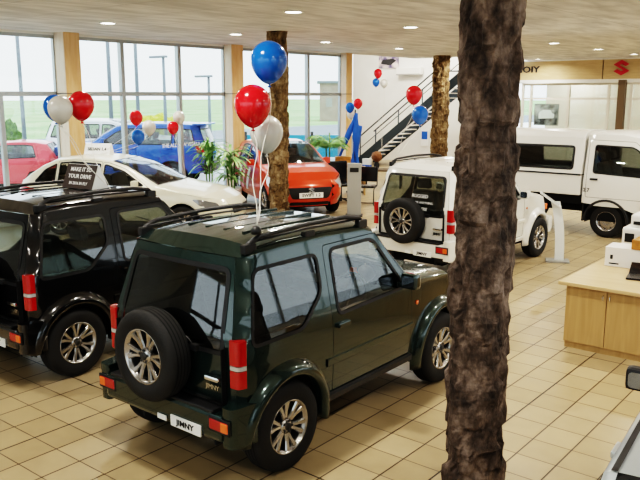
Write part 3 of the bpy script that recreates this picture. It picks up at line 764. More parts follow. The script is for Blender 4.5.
# ------------------------------------------------------------------ small hatchback
HATCH = dict(
 wb=2.43, R=.30, tw=.19, rim=.20, spokes=5, style='split', track=.73, arch=.345, sill=.27, zrb=.30, zfb=.24,
 hw=[(.2, .78), (.45, .845), (.75, .855), (.92, .835), (1.0, .80), (1.42, .64), (1.5, .60)],
 xr=[(.2, -.56), (.5, -.66), (.8, -.66), (1.0, -.60)], xf=[(.2, 3.02), (.45, 3.13), (.65, 3.11), (.78, 3.0)], rr=(.25, .22), rf=(.42, .34),
 taper=[(-9, .95), (-.6, .97), (.6, 1), (1.8, 1), (3.1, .95), (9, .95)],
 top=[(2.96, .78), (2.75, .86), (2.4, .93), (2.08, .98), (1.95, 1.01), (1.6, 1.22), (1.28, 1.38), (1.0, 1.43), (.5, 1.46), (0, 1.44), (-.34, 1.39), (-.50, 1.18), (-.58, 1.03), (-.60, 1.0)],
 crown=[0, .07, .08, .07, .05, .05, .05, .05, .05, .05, .04, .03, .02, 0], bow=[.10, .13, .15, .18, .20, .18, .14, .10, .05, 0, -.05, -.08, -.08, -.05],
 ebow=.06, glass_rows=[(4, 7, 'windshield'), (10, 12, 'rear_window')], hood_rows=3, cabin=(-.20, 1.5, .35, .97), seats=(.85, .05),
 windows=[[(.88, 1.0), (1.74, 1.03), (1.35, 1.28), (1.05, 1.37), (.88, 1.385)], [(-.05, 1.03), (.80, 1.0), (.80, 1.395), (.3, 1.40), (.05, 1.37)]],
 doors=[dict(win=0, poly=[(.84, .32), (1.86, .36), (1.88, .98), (1.38, 1.33), (1.06, 1.425), (.84, 1.43)], handle=(.95, .88)),
        dict(win=1, poly=[(.34, .32), (.83, .32), (.83, 1.44), (.3, 1.45), (-.02, 1.41), (-.12, 1.0), (.05, .75)], handle=(.08, .92))],
 wr=.035, mirror=(1.62, 1.05))
def hatch_details(x, plate=None, reflections=False):
    r = x['root']
    for sg in (-1, 1):
        l = MB(); x['side'](l, rnd([(3.05, .60), (3.02, .74), (2.72, .86), (2.64, .84), (2.70, .70), (2.9, .60)], .03), [], off=.008, sd=sg, rs=.04); l.build('headlamp', M['lens'], r)
        l = MB(); x['side'](l, rnd([(-.65, .70), (-.45, .74), (-.42, .98), (-.58, 1.0)], .03), [], off=.008, sd=sg, rs=.05); l.build('tail_lamp', M['red'], r)
        l = MB(); x['side'](l, rnd([(2.88, .33), (3.02, .33), (3.02, .46), (2.84, .42)], .03), [], off=.01, sd=sg, rs=.04); l.build('fog_lamp', M['lens'], r)
    g = MB(); x['fascia'](g, 1, 0, 0, outline=rnd([(-.40, .40), (.40, .40), (.50, .64), (-.50, .64)], .06), off=.012); go = g.build('grille', M['plastic'], r)
    g = MB(); x['fascia'](g, 1, 0, 0, outline=rnd([(-.46, .26), (.46, .26), (.42, .33), (-.42, .33)], .03), off=.012); g.build('lower_grille', M['plastic'], r)
    s_emblem(.14, .012, M['chrome'], 'emblem', go, (3.215, 0, .585), (pi/2, 0, pi/2))
    if plate:
        p = MB(); p.box((3.20, -.26, .425), (3.215, .26, .535), bev=.003); po = p.build('number_plate', M['plate'], r)
        text_obj('plate_text', plate, .085, .002, M['ink'], po, (3.217, 0, .48), (pi/2, 0, pi/2), sx=1.1)
    ch = MB(); ch.box((-.4, -.6, .16), (2.7, .6, .30)); ch.build('chassis', M['gap'], r)
    if reflections:
        for k in range(3):
            for sg in (-1, 1): q = MB(); x['side'](q, [(.1+.42*k, .40), (.3+.42*k, .40), (.62+.42*k, .92), (.42+.42*k, .92)], [], off=.006, sd=sg); q.build('side_reflection', M['pink'] if k % 2 else M['sticker_reflection'], r)  # slanted stripes paint window reflections onto the car's sides
def s_emblem(size, th, m, name, parent=None, loc=(0, 0, 0), rot=(0, 0, 0)):
    # angular S emblem outline
    P = [(0, .5), (.5, .17), (.17, -.0), (.5, -.17), (0, -.5), (-.5, -.17), (-.30, -.07), (0, -.25), (.18, -.14), (-.5, .17), (-.5, .17)]
    up = [(0, .5), (.5, .22), (.26, .09), (0, .24), (-.13, .16), (.5, -.20), (.5, -.22), (0, -.5), (-.5, -.22), (-.26, -.09), (0, -.24), (.13, -.16), (-.5, .20), (-.5, .22)]
    P = [(x*size, y*size) for x, y in up]
    mb = MB(); r = tri_panel(P, [], size)
    V = [(x, y, th) for x, y in r[0]]; mb.add(V, [f if (Vector(V[f[1]])-Vector(V[f[0]])).cross(Vector(V[f[2]])-Vector(V[f[0]])).z > 0 else f[::-1] for f in r[1]])
    n = len(P); mb.add([(x, y, 0) for x, y in P]+[(x, y, th) for x, y in P], [(i, (i+1) % n, n+(i+1) % n, n+i) for i in range(n)])
    o = mb.build(name, m, parent); o.location = loc; o.rotation_euler = rot; return o
SW = (-13.66, 14.75); swa = radians(-32)
hc = dict(HATCH); hc['mirror_mat'] = M['orange']
xh = build_car(hc, 'orange_hatchback', (SW[0], SW[1], 0), swa, M['orange'], M['glass'], 'bright orange hatchback facing the camera behind the tan stone column', 'car', scale=1.09)
hatch_details(xh, 'SWIFT 1.2', True); drop(xh['wheel'])
hs = dict(HATCH); hs['mirror_mat'] = M['plastic']
xv = build_car(hs, 'silver_hatchback', (-.17, 3.0, 0), radians(94.3), M['silver'], M['glassd'], 'silver car cut off by the bottom right corner with a black door mirror', 'car')
hatch_details(xv); drop(xv['wheel'])
for sg in (-1, 1):
    m = MB(); m.grid([[tuple(Vector(r_[9+sg*k_])+Vector((0, 0, .006))) for k_ in (6, 7)] for r_ in xv['rows'][7:11]], flip=sg < 0); m.build('roof_strip', M['plastic'], xv['root'])

# ------------------------------------------------------------------ white pickup with canopy
TRUCK = dict(
 wb=.01, R=.325, tw=.17, rim=.19, spokes=5, style='steel', track=.66, arch=.40, sill=.62, zrb=.66, zfb=.35,
 hw=[(.3, .78), (.9, .80), (1.2, .79), (1.95, .68), (2.1, .66)],
 xr=[(.3, -.50), (2.1, -.46)], xf=[(.3, 1.10), (.9, 1.12), (1.15, 1.05)], rr=(.03, .03), rf=(.22, .2),
 top=[(1.04, 1.15), (.96, 1.22), (.66, 1.80), (.50, 1.95), (.2, 2.0), (-.2, 2.0), (-.44, 1.98), (-.455, 1.96)],
 crown=[.0, .02, .04, .06, .07, .07, .06, .0], bow=[.05, .07, .06, .04, 0, 0, 0, 0], ebow=.05, glass_rows=[(1, 2, 'windshield')], hood_rows=1,
 cabin=(-.4, .75, .70, 1.2), seats=(-.1,), windows=[[(-.30, 1.26), (.72, 1.22), (.76, 1.32), (.52, 1.72), (.40, 1.78), (-.30, 1.80)]],
 doors=[dict(win=0, poly=[(-.42, .78), (.80, .78), (.84, 1.28), (.58, 1.76), (.44, 1.88), (-.42, 1.90)], handle=(-.27, 1.14))],
 wr=.05, mirror=(.80, 1.35), handle_mat=M['plastic'])
def truck():
    C = dict(TRUCK)
    # cab is built with the shared body routine; front wheels sit under the door
    t = build_car(C, 'white_pickup', (-4.70, 15.42, 0), 0, M['truck'], M['glass'], 'white cab-over pickup with a windowed canopy parked along the back wall', 'truck')
    root = t['root']
    for o in [o for o in root.children if o.name.split('.')[0] == 'wheel']:
        pass
    ws = [o for o in root.children if o.name.split('.')[0] == 'wheel']
    for o in ws:
        if o.location.x > .005: o.location.x = -2.05
    y = .80
    b = MB()
    # load box side with belt line
    b.box((-2.85, -y, .80), (-.53, y, 1.20), bev=.02)
    b.build('load_box', M['truck'], root)
    c = MB()
    def cs(x): return [(x, -y, 1.22), (x, -y+.01, 1.35), (x, -.70, 1.93), (x, -.62, 2.02), (x, -.3, 2.06), (x, .3, 2.06), (x, .62, 2.02), (x, .70, 1.93), (x, y-.01, 1.35), (x, y, 1.22)]
    # canopy roof and ends
    c.grid([cs(-2.8)[2:8], cs(-.52)[2:8]], smooth=True, flip=True)
    P = cs(-2.8); c.add(P, [list(range(10))]); P = cs(-.52); c.add(P, [list(range(10))[::-1]])
    for sg in (-1, 1):
        win = rnd([(-1.98, 1.31), (-.70, 1.31), (-.70, 1.76), (-1.98, 1.76)], .06)
        fn = lambda z: interp([(1.22, .80), (1.35, .79), (1.93, .70)], z)
        vo, F = tri_panel([(-2.8, 1.22), (-.52, 1.22), (-.52, 1.93), (-2.8, 1.93)], [win], .2)
        V = [(p, sg*fn(q), q) for p, q in vo]; c.add(V, [f if (Vector(V[f[1]])-Vector(V[f[0]])).cross(Vector(V[f[2]])-Vector(V[f[0]])).y*sg > 0 else f[::-1] for f in F])
        g = MB(); vo, F = tri_panel(win, [], .3); g.add([(p, sg*(fn(q)-.005), q) for p, q in vo], F); go = g.build('canopy_window', M['glass'], root)
        s = MB(); vo, F = tri_panel(inset(win, -.015), [inset(win, .03)], .3); s.add([(p, sg*(fn(q)+.005), q) for p, q in vo], F); s.build('window_seal', M['plastic'], go)
    co = c.build('canopy', M['truck'], root)
    k = MB(); k.box((-2.83, -y-.012, 1.195), (-.53, y+.012, 1.225), bev=.004); k.build('belt_strip', M['plastic'], root)
    k = MB(); k.box((-2.75, -.5, .45), (.9, .5, .62)); k.box((-2.75, -.72, .62), (-.52, .72, .82)); k.tube([(-2.05, -.62, .33), (-2.05, .62, .33)], .05); k.tube([(0, -.62, .33), (0, .62, .33)], .05); k.build('chassis', M['gap'], root)
    for sg in (-1, 1):
        k = MB(); k.box((-.47, min(sg*.60, sg*.78), .30), (-.44, max(sg*.60, sg*.78), .68)); k.build('mud_flap', M['plastic'], root)
    # wheel arch lip
    for sg in (-1, 1):
        hd = [(.415*cos(pi*q/16), .325+.415*sin(pi*q/16)) for q in range(17)]
        k = MB(); k.prism(hd, min(sg*.60, sg*.735), max(sg*.60, sg*.735)); k.build('wheel_well', M['gap'], root, fixn=True)
        V = []; F = []; n = 18
        pr = [(.045, .0), (.03, .02), (.0, .022), (-.02, -.02)]
        for q in range(n+1):
            a = pi*q/n
            for dr, o_ in pr: V.append(((.40+dr)*cos(a), sg*(.79+o_), .325+(.40+dr)*sin(a)))
        for q in range(n):
            for e in range(3): F.append((q*4+e, q*4+e+1, q*4+5+e, q*4+4+e))
        MB().add(V, F, 0, False).build('wheel_arch', M['plastic'], root, fixn=True)
    for sg in (-1, 1):
        k = MB(); k.box((1.12, min(sg*.42, sg*.70), .80), (1.175, max(sg*.42, sg*.70), .98), bev=.02); k.build('headlamp', M['lens'], root)
    k = MB(); k.box((1.05, -.80, .34), (1.22, .80, .60), bev=.04); k.build('front_bumper', M['plastic'], root)
    k = text_obj('badge', '2.7', .10, .003, M['ink'], root, (-.40, -.81, .92), (pi/2, 0, 0))
    drop(t['wheel'])
truck()

# ------------------------------------------------------------------ room shell
CH = 4.08; XL = -15.0; YB = 28.5; XRT = 9.0; YF = -4.5
def struct(o): o['kind'] = 'structure'; return o
YF = -6.0; XV = -20.0
f = MB(); f.box((XL-.2, YF, -.12), (XRT, YB+6, 0)); f.prism([(XL-.2, 20.1), (XL-.2, 27.2), (-20.2, 27.2), (-20.2, 26.9)], -.12, 0, plane='xy'); struct(f.build('floor', M['floor']))
c = MB()
c.box((-12.5, YF, CH), (XRT, YB+6, CH+.12)); c.box((XL-.1, YF, CH), (-12.5, 24.3, CH+.12))
struct(c.build('ceiling', M['ceiling']))
w = MB(); w.prism([(XL-.02, 19.92), (XL-.02, 20.15), (-20.1, 27.1), (-20.3, 26.95)], 0, 6.6, plane='xy'); w.box((XL-.25, YF, 4.03), (XL, 20.05, CH+.1)); w.box((XL-.25, YF, 0), (XL, 5.4, CH)); w.box((XL-.25, 5.4, 0), (XL-.02, 20.05, .10)); struct(w.build('wall_left', M['wall']))
w = MB(); w.box((XV, 27.0, 0), (-12.45, 27.2, 6.6)); w.box((-12.5, 24.3, 4.2), (-12.4, 27.2, 6.6)); w.box((XL-.1, 24.2, 4.2), (-12.5, 24.3, 6.6)); w.box((XL-.1, 20.05, 4.2), (XL, 24.3, 6.6)); w.prism([(XL-.02, 19.9), (-12.4, 19.9), (-12.4, 27.2), (-20.3, 27.2), (-20.3, 26.9)], 6.6, 6.7, plane='xy'); struct(w.build('wall_stairwell', M['wall']))
# glazed shop fronts on the two sides behind the camera
def shopfront(name, n, along, a0, a1, p, open_):
    w = MB(); r = empty('window_%d' % n, (0, 0, 0)); r['kind'] = 'structure'; fr_ = MB(); g = MB()
    def bx(mb, u0, u1, v0, v1, t0, t1, bev=0):
        if along == 'x': mb.box((u0, min(p+t0, p+t1), v0), (u1, max(p+t0, p+t1), v1), bev=bev)
        else: mb.box((min(p+t0, p+t1), u0, v0), (max(p+t0, p+t1), u1, v1), bev=bev)
    bx(w, a0, open_[0], 0, CH, 0, .2); bx(w, open_[1], a1, 0, CH, 0, .2); bx(w, open_[0], open_[1], 0, .35, 0, .2); bx(w, open_[0], open_[1], 3.7, CH, 0, .2)
    struct(w.build(name, M['wall']))
    u = open_[0]
    while u < open_[1]+.01: bx(fr_, u-.05, u+.05, .35, 3.7, .04, .14); u += (open_[1]-open_[0])/round((open_[1]-open_[0])/2.1)
    bx(fr_, open_[0], open_[1], 2.6, 2.7, .05, .13); bx(fr_, open_[0], open_[1], .35, .42, .05, .13)
    fr_.build('window_frame', M['alu'], r); bx(g, open_[0], open_[1], .38, 3.7, .08, .09); g.build('pane', M['pane'], r)
shopfront('wall_right', 5, 'y', YF, YB+6, XRT, (-4, 27))
shopfront('wall_front', 6, 'x', XL, XRT, YF-.2, (-13, 5))
w = MB(); w.box((-12.4, YB+5.9, 0), (XRT, YB+6.1, CH)); struct(w.build('wall_back', M['officewall']))

# glazed window wall
def bay(n, y0, y1, mull, low):
    r = empty('window_%d' % n, (XL, (y0+y1)/2, 0)); r['kind'] = 'structure'; oy = (y0+y1)/2
    m = MB(); x0, x1 = -.11, -.02
    m.box((x0, y0-oy, 2.73), (x1, y1-oy, 2.83), bev=.01)
    m.box((x0, y0-oy, 3.96), (x1, y1-oy, 4.03)); m.box((x0, y0-oy, .10), (x1, y1-oy, .18))
    for y in mull: m.box((x0-.02, y-.05-oy, .10), (x1+.02, y+.05-oy, 4.03), bev=.01)
    for y in low: m.box((x0, y-.05-oy, .10), (x1, y+.05-oy, 2.75), bev=.01)
    for y in (y0, y1): m.box((x0, y-.03-oy, .10), (x1, y+.03-oy, 4.03))
    m.build('window_frame', M['alu'], r)
    g = MB(); g.box((-.07, y0-oy, .14), (-.062, y1-oy, 4.0)); g.build('pane', M['pane'], r)
bay(1, 5.4, 9.36, [5.9], [8.05])
bay(2, 9.74, 14.44, [11.12, 12.86], [])
bay(3, 14.86, 19.62, [17.98], [])
wt = text_obj('window_lettering', 'THE ALL NEW VITARA', .135, .002, M['whiteink'], D.objects['window_2'], (-.05, .78, 1.48), (pi/2, 0, pi/2), sx=.95)
for i, (y, ly, px) in enumerate(((9.36, .38, .36), (14.44, .42, .28), (19.62, .30, .22))):
    t = MB(); t.box((XL-.06, y, 0), (XL+px, y+ly, 4.08), 0, bev=.006); t.box((XL-.05, y-.008, 0), (XL+px-.02, y, 4.08), 2)
    t.box((XL-.05, y-.012, 2.78), (XL+px+.004, y+ly, 2.795), 3)
    struct(t.build('trim_%d' % (i+1), [M['wood'], M['wood'], M['woodpale'], M['trimdark']]))
# fascia and glazed office at the back
fr = empty('sign_fascia', (0, YB, 0), label='tan fascia board over the back office with dark lettering and a red emblem', cat='sign')
b = MB(); b.box((-12.95, -.10, 3.33), (-9.62, .1, 4.08)); b.box((-9.58, -.10, 3.33), (XRT, .1, 4.08)); b.build('fascia_panel', M['fascia'], fr)
b = MB(); b.box((-12.95, -.14, 3.20), (XRT, .1, 3.33)); b.box((-12.95, -.12, 4.03), (XRT, -.09, 4.08)); b.build('fascia_ledge', M['ceiltrim'], fr)
text_obj('lettering', 'HOIY', .33, .02, M['ink'], fr, (-12.52, -.13, 3.72), (pi/2, 0, 0), sx=1.25)
s_emblem(.55, .03, M['redink'], 'emblem', fr, (-8.93, -.11, 3.73), (pi/2, 0, 0))
r = empty('window_4', (0, YB, 0)); r['kind'] = 'structure'
m = MB()
for x in (-12.7, -12.35, -10.85, -9.35, -8.55, -7.9, -6.4, -4.9, -3.4, -1.9, -.4): m.box((x-.05, -.05, .0), (x+.05, .05, 3.2), bev=.008)
for z in (.04, .9, 2.62, 3.16): m.box((-12.75, -.04, z-.04), (XRT, .04, z+.04))
m.box((-12.75, -.03, 0), (XRT, .03, .9)); m.build('window_frame', M['frame'], r)
m = MB(); m.box((-12.75, -.006, .9), (XRT, .006, 3.2)); m.build('pane', M['pane'], r)
p = MB(); p.box((-8.95, -.30, 0), (-8.70, -.06, 3.30), bev=.01); struct(p.build('trim_4', M['brown'], loc=(0, YB, 0)))
w = MB(); w.box((-12.4, YB+1.6, 0), (XRT, YB+1.7, 3.3)); struct(w.build('wall_office', M['officewall']))
pf = empty('car_picture', (-11.75, YB+.10, 2.0), label='black and white picture of a car behind the office glass', cat='picture')
m = MB(); m.box((-.50, 0, -.42), (.50, .03, .42), bev=.005); m.build('picture_frame', M['grey'], pf)
m = MB(); m.box((-.46, -.01, -.38), (.46, .0, .38)); m.build('picture_print', M['bwphoto'], pf)
m = MB(); m.prism(rnd([(-.30, -.16), (.32, -.13), (.34, .02), (.24, .06), (.18, .18), (-.14, .19), (-.30, .06)], .03), -.016, -.011); m.build('printed_car', M['plate'], pf, fixn=True)

# columns
def column(x, y, R, m, label, seed, amp, bs):
    n = 56; hz = 120; V = []; F = []
    for j in range(hz+1):
        z = CH*j/hz
        for i in range(n):
            a = 2*pi*i/n
            rowi = math.floor(z/bs[1]+.3*noise.noise(Vector((cos(a)*2, sin(a)*2, seed)))); sh = (rowi*37 % 10)/10
            ci = math.floor(a*R/bs[0]+sh+.25*noise.noise(Vector((z*3, a, seed))))
            rnd_ = noise.cell(Vector((ci*1.37+.5, rowi*2.11+.5, seed+.5)))
            q = Vector((cos(a)*R*9, sin(a)*R*9, z*5+seed*10))
            r = R+amp*(rnd_-.5)+amp*.9*noise.noise(q)+amp*.5*noise.noise(q*2.7)+amp*.35*noise.noise(Vector((cos(a)*.8, sin(a)*.8, z*1.1+seed)))
            V.append((r*cos(a), r*sin(a), z))
    for j in range(hz):
        for i in range(n): k = (i+1) % n; F.append((j*n+i, j*n+k, (j+1)*n+k, (j+1)*n+i))
    F.append(list(range(n))[::-1]); F.append([hz*n+i for i in range(n)])
    o = MB().add(V, F, 0, False).build('stone_column', m, loc=(x, y, 0))
    return tag(o, label, 'column', 'rough bark-like stone columns')
column(-2.266, 4.553, .207, M['stone1'], 'dark rough stone column in the foreground, full height of the picture', 1.3, .026, (.13, .16))
column(-11.04, 12.2, .225, M['stone2'], 'tan rough column behind the cluster of three large balloons', 4.7, .03, (.11, .14))
column(-13.3, 23.07, .30, M['stone2'], 'tan rough column in front of the staircase', 8.1, .035, (.13, .16))
sg_ = MB(); sg_.box((-.05, -.006, -.08), (.05, .006, .08)); 
# downlights
k = 0
LW = []
for X, ys in ((-12.2, (5.3, 8.75, 12.1, 15.3, 18.7, 22.9)), (-8.25, (2.6, 6.0, 9.5, 13.05, 16.2)), (-7.85, (19.35, 22.7, 26.15)), (-11.7, (27.4,)), (-4.1, (-.5, 2.9, 6.2, 9.6)), (-3.4, (14.0, 17.5, 21.0, 24.5)), (-.1, (2.9, 6.2, 9.6, 13.0, 16.3, 19.6, 23.0, 26.3)), (3.9, (2.9, 9.6, 16.3, 23.0))):
    for y in ys:
        LW.append((X, y))
d = empty('downlight', (0, 0, CH), label='x', cat='ceiling light', group='round ceiling downlights')
m = MB(); m.lathe([(.15, -.002), (.17, -.014), (.145, -.016), (.135, -.004)], 24, cap=False); m.lathe([(.15, -.002), (.17, -.002)], 24, cap=False); m.build('bezel', M['ceiltrim'], d)
m = MB(); m.lathe([(.001, -.006), (.137, -.006)], 24, cap=False, smooth=False); m.build('diffuser', M['emis'], d)
LBL = {(-8.25, 9.5): 'large round downlight at the top above the blue balloon', (-12.2, 8.75): 'round downlight at the upper left over the saloon', (-12.2, 12.1): 'round downlight near the windows left of the blue balloon',
       (-8.25, 13.05): 'bright round downlight just left of the dark column top', (-12.2, 15.3): 'dim round downlight above the orange hatchback', (-12.2, 18.7): 'small round downlight above the staircase poster',
       (-7.85, 19.35): 'round downlight right of the dark column, above the dark lettering', (-7.85, 22.7): 'middle round downlight above the tan fascia board', (-7.85, 26.15): 'small round downlight near the red emblem', (-11.7, 27.4): 'flat downlight touching the tan fascia beside the dark column'}
for i, (X, y) in enumerate(LW):
    if i == 0: o = d
    else:
        o = d.copy(); COL.objects.link(o)
        for ch in list(d.children): q = ch.copy(); COL.objects.link(q); q.parent = o
    o.location = (X, y, CH); o['label'] = LBL.get((X, y), 'round ceiling downlight outside the view')
    l = D.lights.new('ceiling_or_fill_lamp', 'AREA'); l.shape = 'DISK'; l.size = .26; l.energy = 42; l.color = (1, .94, .85); l.spread = radians(165)
    lo = D.objects.new('ceiling_or_fill_lamp', l); COL.objects.link(lo); lo.location = (X, y, CH-.03)

for X, y, z, e in ((-16.6, 23.4, 6.4, 160), (-14.2, 25.6, 6.4, 110), (-11.0, YB+.9, 3.9, 38), (-7.5, YB+.9, 3.9, 38)):  # fill lamps without fixtures, added to brighten the stairwell and office
    l = D.lights.new('ceiling_or_fill_lamp', 'AREA'); l.shape = 'DISK'; l.size = .5; l.energy = e; l.color = (1, .95, .88)
    lo = D.objects.new('ceiling_or_fill_lamp', l); COL.objects.link(lo); lo.location = (X, y, z)
# ------------------------------------------------------------------ staircase
st = empty('staircase', (-17.8, 24.5, 0), label='dark steel staircase with pale treads rising along the white wall', cat='staircase')
sl = .74; XE = 5.1
for yy in (0, 1.15):
    s = MB(); s.prism([(-.12, 0), (.12, 0), (XE, sl*XE-.09), (XE, sl*XE+.30), (-.12, .21)], yy-.02, yy+.02); s.build('stringer', M['stair'], st, fixn=True)
k = 0
while .02+.245*k < XE-.2:
    t = MB(); t.box((.02+.245*k, .02, .175*(k+1)-.0), (.02+.245*k+.25, 1.13, .175*(k+1)+.035), bev=.006); t.build('tread', M['tread'], st); k += 1
def rail(yy, h, x0, x1, mid, posts, flat=0):
    s = MB(); pts = [(x, yy, sl*x+.1+h) for x in (x0, x1)]
    if flat: pts.append((x1+flat, yy, sl*x1+.1+h))
    s.tube(pts, .028, 8); s.build('handrail', M['stair'], st)
    s = MB(); s.tube([(x, yy, sl*x+.1+h-mid) for x in (x0, x1)], .016, 6); s.build('mid_rail', M['stair'], st)
    for x in posts:
        q = MB(); q.tube([(x, yy, sl*x+.1), (x, yy, sl*x+.1+h)], .026, 8); q.build('baluster', M['stair'], st)
rail(1.15, 1.25, -.1, 3.1, .55, (0, 1.1, 2.2), .9)
rail(0, 1.0, 0, 5.05, .48, (.05, 3.4, 5.0))

# poster, air conditioner, blue sign on the wall by the stairs
p = empty('wall_poster', (-18.1, 26.97, 4.18), -pi/2, label='colourful poster of vehicles hung high on the white wall', cat='poster')
m = MB(); m.box((0, -.50, -.30), (.02, .50, .25)); m.build('poster_sheet', M['paper'], p)
m = MB(); m.prism(rnd([(-.4, -.12), (.1, -.2), (.4, .0), (.2, .08), (-.3, .04)], .05), .021, .024, plane='yz'); m.build('printed_car', M['trimdark'], p, fixn=True)
p = empty('air_conditioner', (-17.0, 26.98, 3.72), -pi/2, label='long white wall air conditioner above the staircase', cat='air conditioner')
m = MB(); m.box((0, -.6, -.14), (.24, .6, .16), bev=.04); m.build('casing', M['ceiltrim'], p)
m = MB(); m.box((.12, -.57, -.15), (.243, .57, -.10)); m.build('louvre', M['grey'], p)
p = empty('wall_notice', (-16.25, 26.98, 1.0), -pi/2, label='small blue and white notice on the wall below the stairs', cat='sign')
m = MB(); m.box((0, -.17, -.33), (.02, .17, .33), bev=.004); m.build('board', M['plate'], p)
m = MB(); m.box((.021, -.14, -.05), (.024, .14, .28)); m.build('blue_print', M['fabric'], p)

# ------------------------------------------------------------------ balloons
def balloon(px_d, size, m, label, grp, tie, pos):
    r = empty('balloon', pos, label=label, cat='balloon', group=grp)
    prof = []
    n = 18
    for k in range(n+1):
        t = k/n; a = pi*t; rr = sin(a)*.5*(1-.10*cos(a)*-1 if False else 1)
        z = -cos(a)*.5
        if z < 0: z *= 1.32; rr *= (1-.18*(-z/.66)**2)
        prof.append((max(rr, .012)*size, z*size))
    prof[-1] = (.0005, prof[-1][1])
    b = MB(); b.lathe(prof, 28, cap=False); b.build('balloon_skin', m, r)
    kz = -.66*size
    b = MB(); b.lathe([(.008, kz+.005), (.006, kz-.006), (.018, kz-.022), (.001, kz-.018)], 10); b.build('knot', m, r)
    if tie:
        a = Vector((0, 0, kz-.02)); e = Vector(tie)-Vector(pos)
        b = MB(); L = [a.lerp(e, t/8)+Vector((.02*sin(t*1.3), .02*sin(t*.9), -.03*sin(pi*t/8))) for t in range(9)]; b.tube(L, .0035, 5); b.build('string', M['string'], r)
    return r
T1 = (-3.60, 3.74, 1.85)
G = 'balloons tied to the green off-roader'
balloon(0, .285, M['bb'], 'large blue balloon, topmost of the three above the green off-roader', G, T1, (-4.02, 4.34, 3.02))
balloon(0, .28, M['br'], 'large red balloon below the blue one in the centre cluster', G, T1, (-3.98, 4.11, 2.69))
balloon(0, .27, M['bw'], 'pale white balloon hanging lowest in the centre cluster before the column', G, T1, (-4.16, 4.45, 2.46))
wgt = MB(); wgt.lathe([(.001, 0), (.035, 0), (.04, .03), (.02, .055), (.001, .06)], 14); tag(wgt.build('balloon_weight', M['plastic'], loc=(-3.60, 3.73, 1.79)), 'small black balloon weight on the rear of the green roof rail', 'balloon weight')
G = 'balloons above the black off-roader'; T2 = (-6.52, 4.60, 1.79)
balloon(0, .25, M['bw'], 'pale grey white balloon in front of the left wooden post', G, T2, (-6.90, 4.32, 2.62))
balloon(0, .25, M['bb'], 'blue balloon mostly hidden behind the pale balloon at left', G, T2, (-7.235, 4.47, 2.635))
balloon(0, .27, M['br'], 'red balloon beside the left wooden post', G, T2, (-6.91, 4.57, 2.66))
F_ = 745.; PI_ = radians(11.0); YAW = radians(39.0); HC = 2.75
def at(px, py, d):
    a = (px-320)/F_; b = (240-py)/F_; y = cos(PI_)+sin(PI_)*b; z = -sin(PI_)+cos(PI_)*b; t = d/y; x = a*t
    return (x*cos(YAW)-d*sin(YAW), x*sin(YAW)+d*cos(YAW), HC+z*t)
G = 'balloons tied to the saloon'
T3 = (-13.18, 9.07, 1.56)
balloon(0, .25, M['br'], 'red balloon above the saloon roof in the left window', G, T3, at(136, 117, 14.0))
balloon(0, .25, M['bb'], 'blue balloon hanging under the red one above the saloon', G, T3, at(138, 136, 14.1))
balloon(0, .26, M['bw'], 'cream balloon just right of the red one above the saloon', G, T3, at(149, 127, 14.7))
T4 = (-11.47, 9.90, 1.03)
balloon(0, .24, M['bw'], 'cream balloon touching the mullion right of the blue vehicle', G, T4, at(179, 117, 15.2))
balloon(0, .23, M['br'], 'small red balloon low beside the mullion over the saloon windscreen', G, T4, at(173, 127, 15.0))
G = 'balloons above the white off-roader'; T5 = (-6.46, 9.85, 1.79)
balloon(0, .27, M['br'], 'red balloon above the white off-roader, in front of the stairs', G, T5, at(414, 94, 12.3))
balloon(0, .27, M['bb'], 'blue balloon below the red one over the white off-roader', G, T5, at(420, 114, 12.2))
G = 'balloons by the white wall'; T6 = at(382, 150, 24.2)
balloon(0, .26, M['br'], 'small red balloon high against the white wall under the poster', G, T6, at(378, 73, 23.5))
balloon(0, .23, M['bb'], 'small blue balloon under the red one against the white wall', G, T6, at(376, 82, 23.6))
balloon(0, .23, M['bw'], 'small white balloon barely visible against the white wall', G, T6, at(384, 83, 23.6))
G = 'balloons on the blue cloth'; T7 = at(357, 122, 21.5)
balloon(0, .26, M['br'], 'small red balloon on top of the blue cloth figure', G, T7, at(358, 103, 21.4))
balloon(0, .26, M['bb'], 'small blue balloon left of the red one on the blue cloth', G, T7, at(350, 107, 21.6))
balloon(0, .24, M['bw'], 'small white balloon beneath the blue one near the right wooden post', G, T7, at(351, 114, 21.7))

# ------------------------------------------------------------------ blue cloth, plants
bx, by, bz = at(351, 158, 21.4)
bc = empty('cloth_banner', (bx, by, 0), label='tall blue twisted cloth standing between the desk and the stairs', cat='banner')
for (p0, p1, p2, w) in (((-.35, -.25, .75), (-.08, -.05, 1.6), (.14, .05, 2.25), .08), ((.22, .05, .55), (.12, .05, 1.4), (.14, .05, 2.25), .10), ((.05, .02, .55), (.0, .05, 1.1), (.22, .12, 1.9), .09)):
    L = []; rr = []
    for k in range(13):
        t = k/12; v = (1-t)**2*Vector(p0)+2*t*(1-t)*Vector(p1)+t*t*Vector(p2); L.append(v); rr.append(w*(.8+.35*sin(t*9+p0[0]*10)))
    m = MB(); m.tube(L, rr, 10); m.build('cloth_strand', M['fabric'], bc)
m = MB(); m.tube([(.1, .05, 0), (.1, .05, 2.35)], .02, 8); m.lathe([(.001, 0), (.25, 0), (.25, .03), (.03, .05)], 20, mtx=Matrix.Translation((.1, .05, 0))); m.build('stand', M['trimdark'], bc)

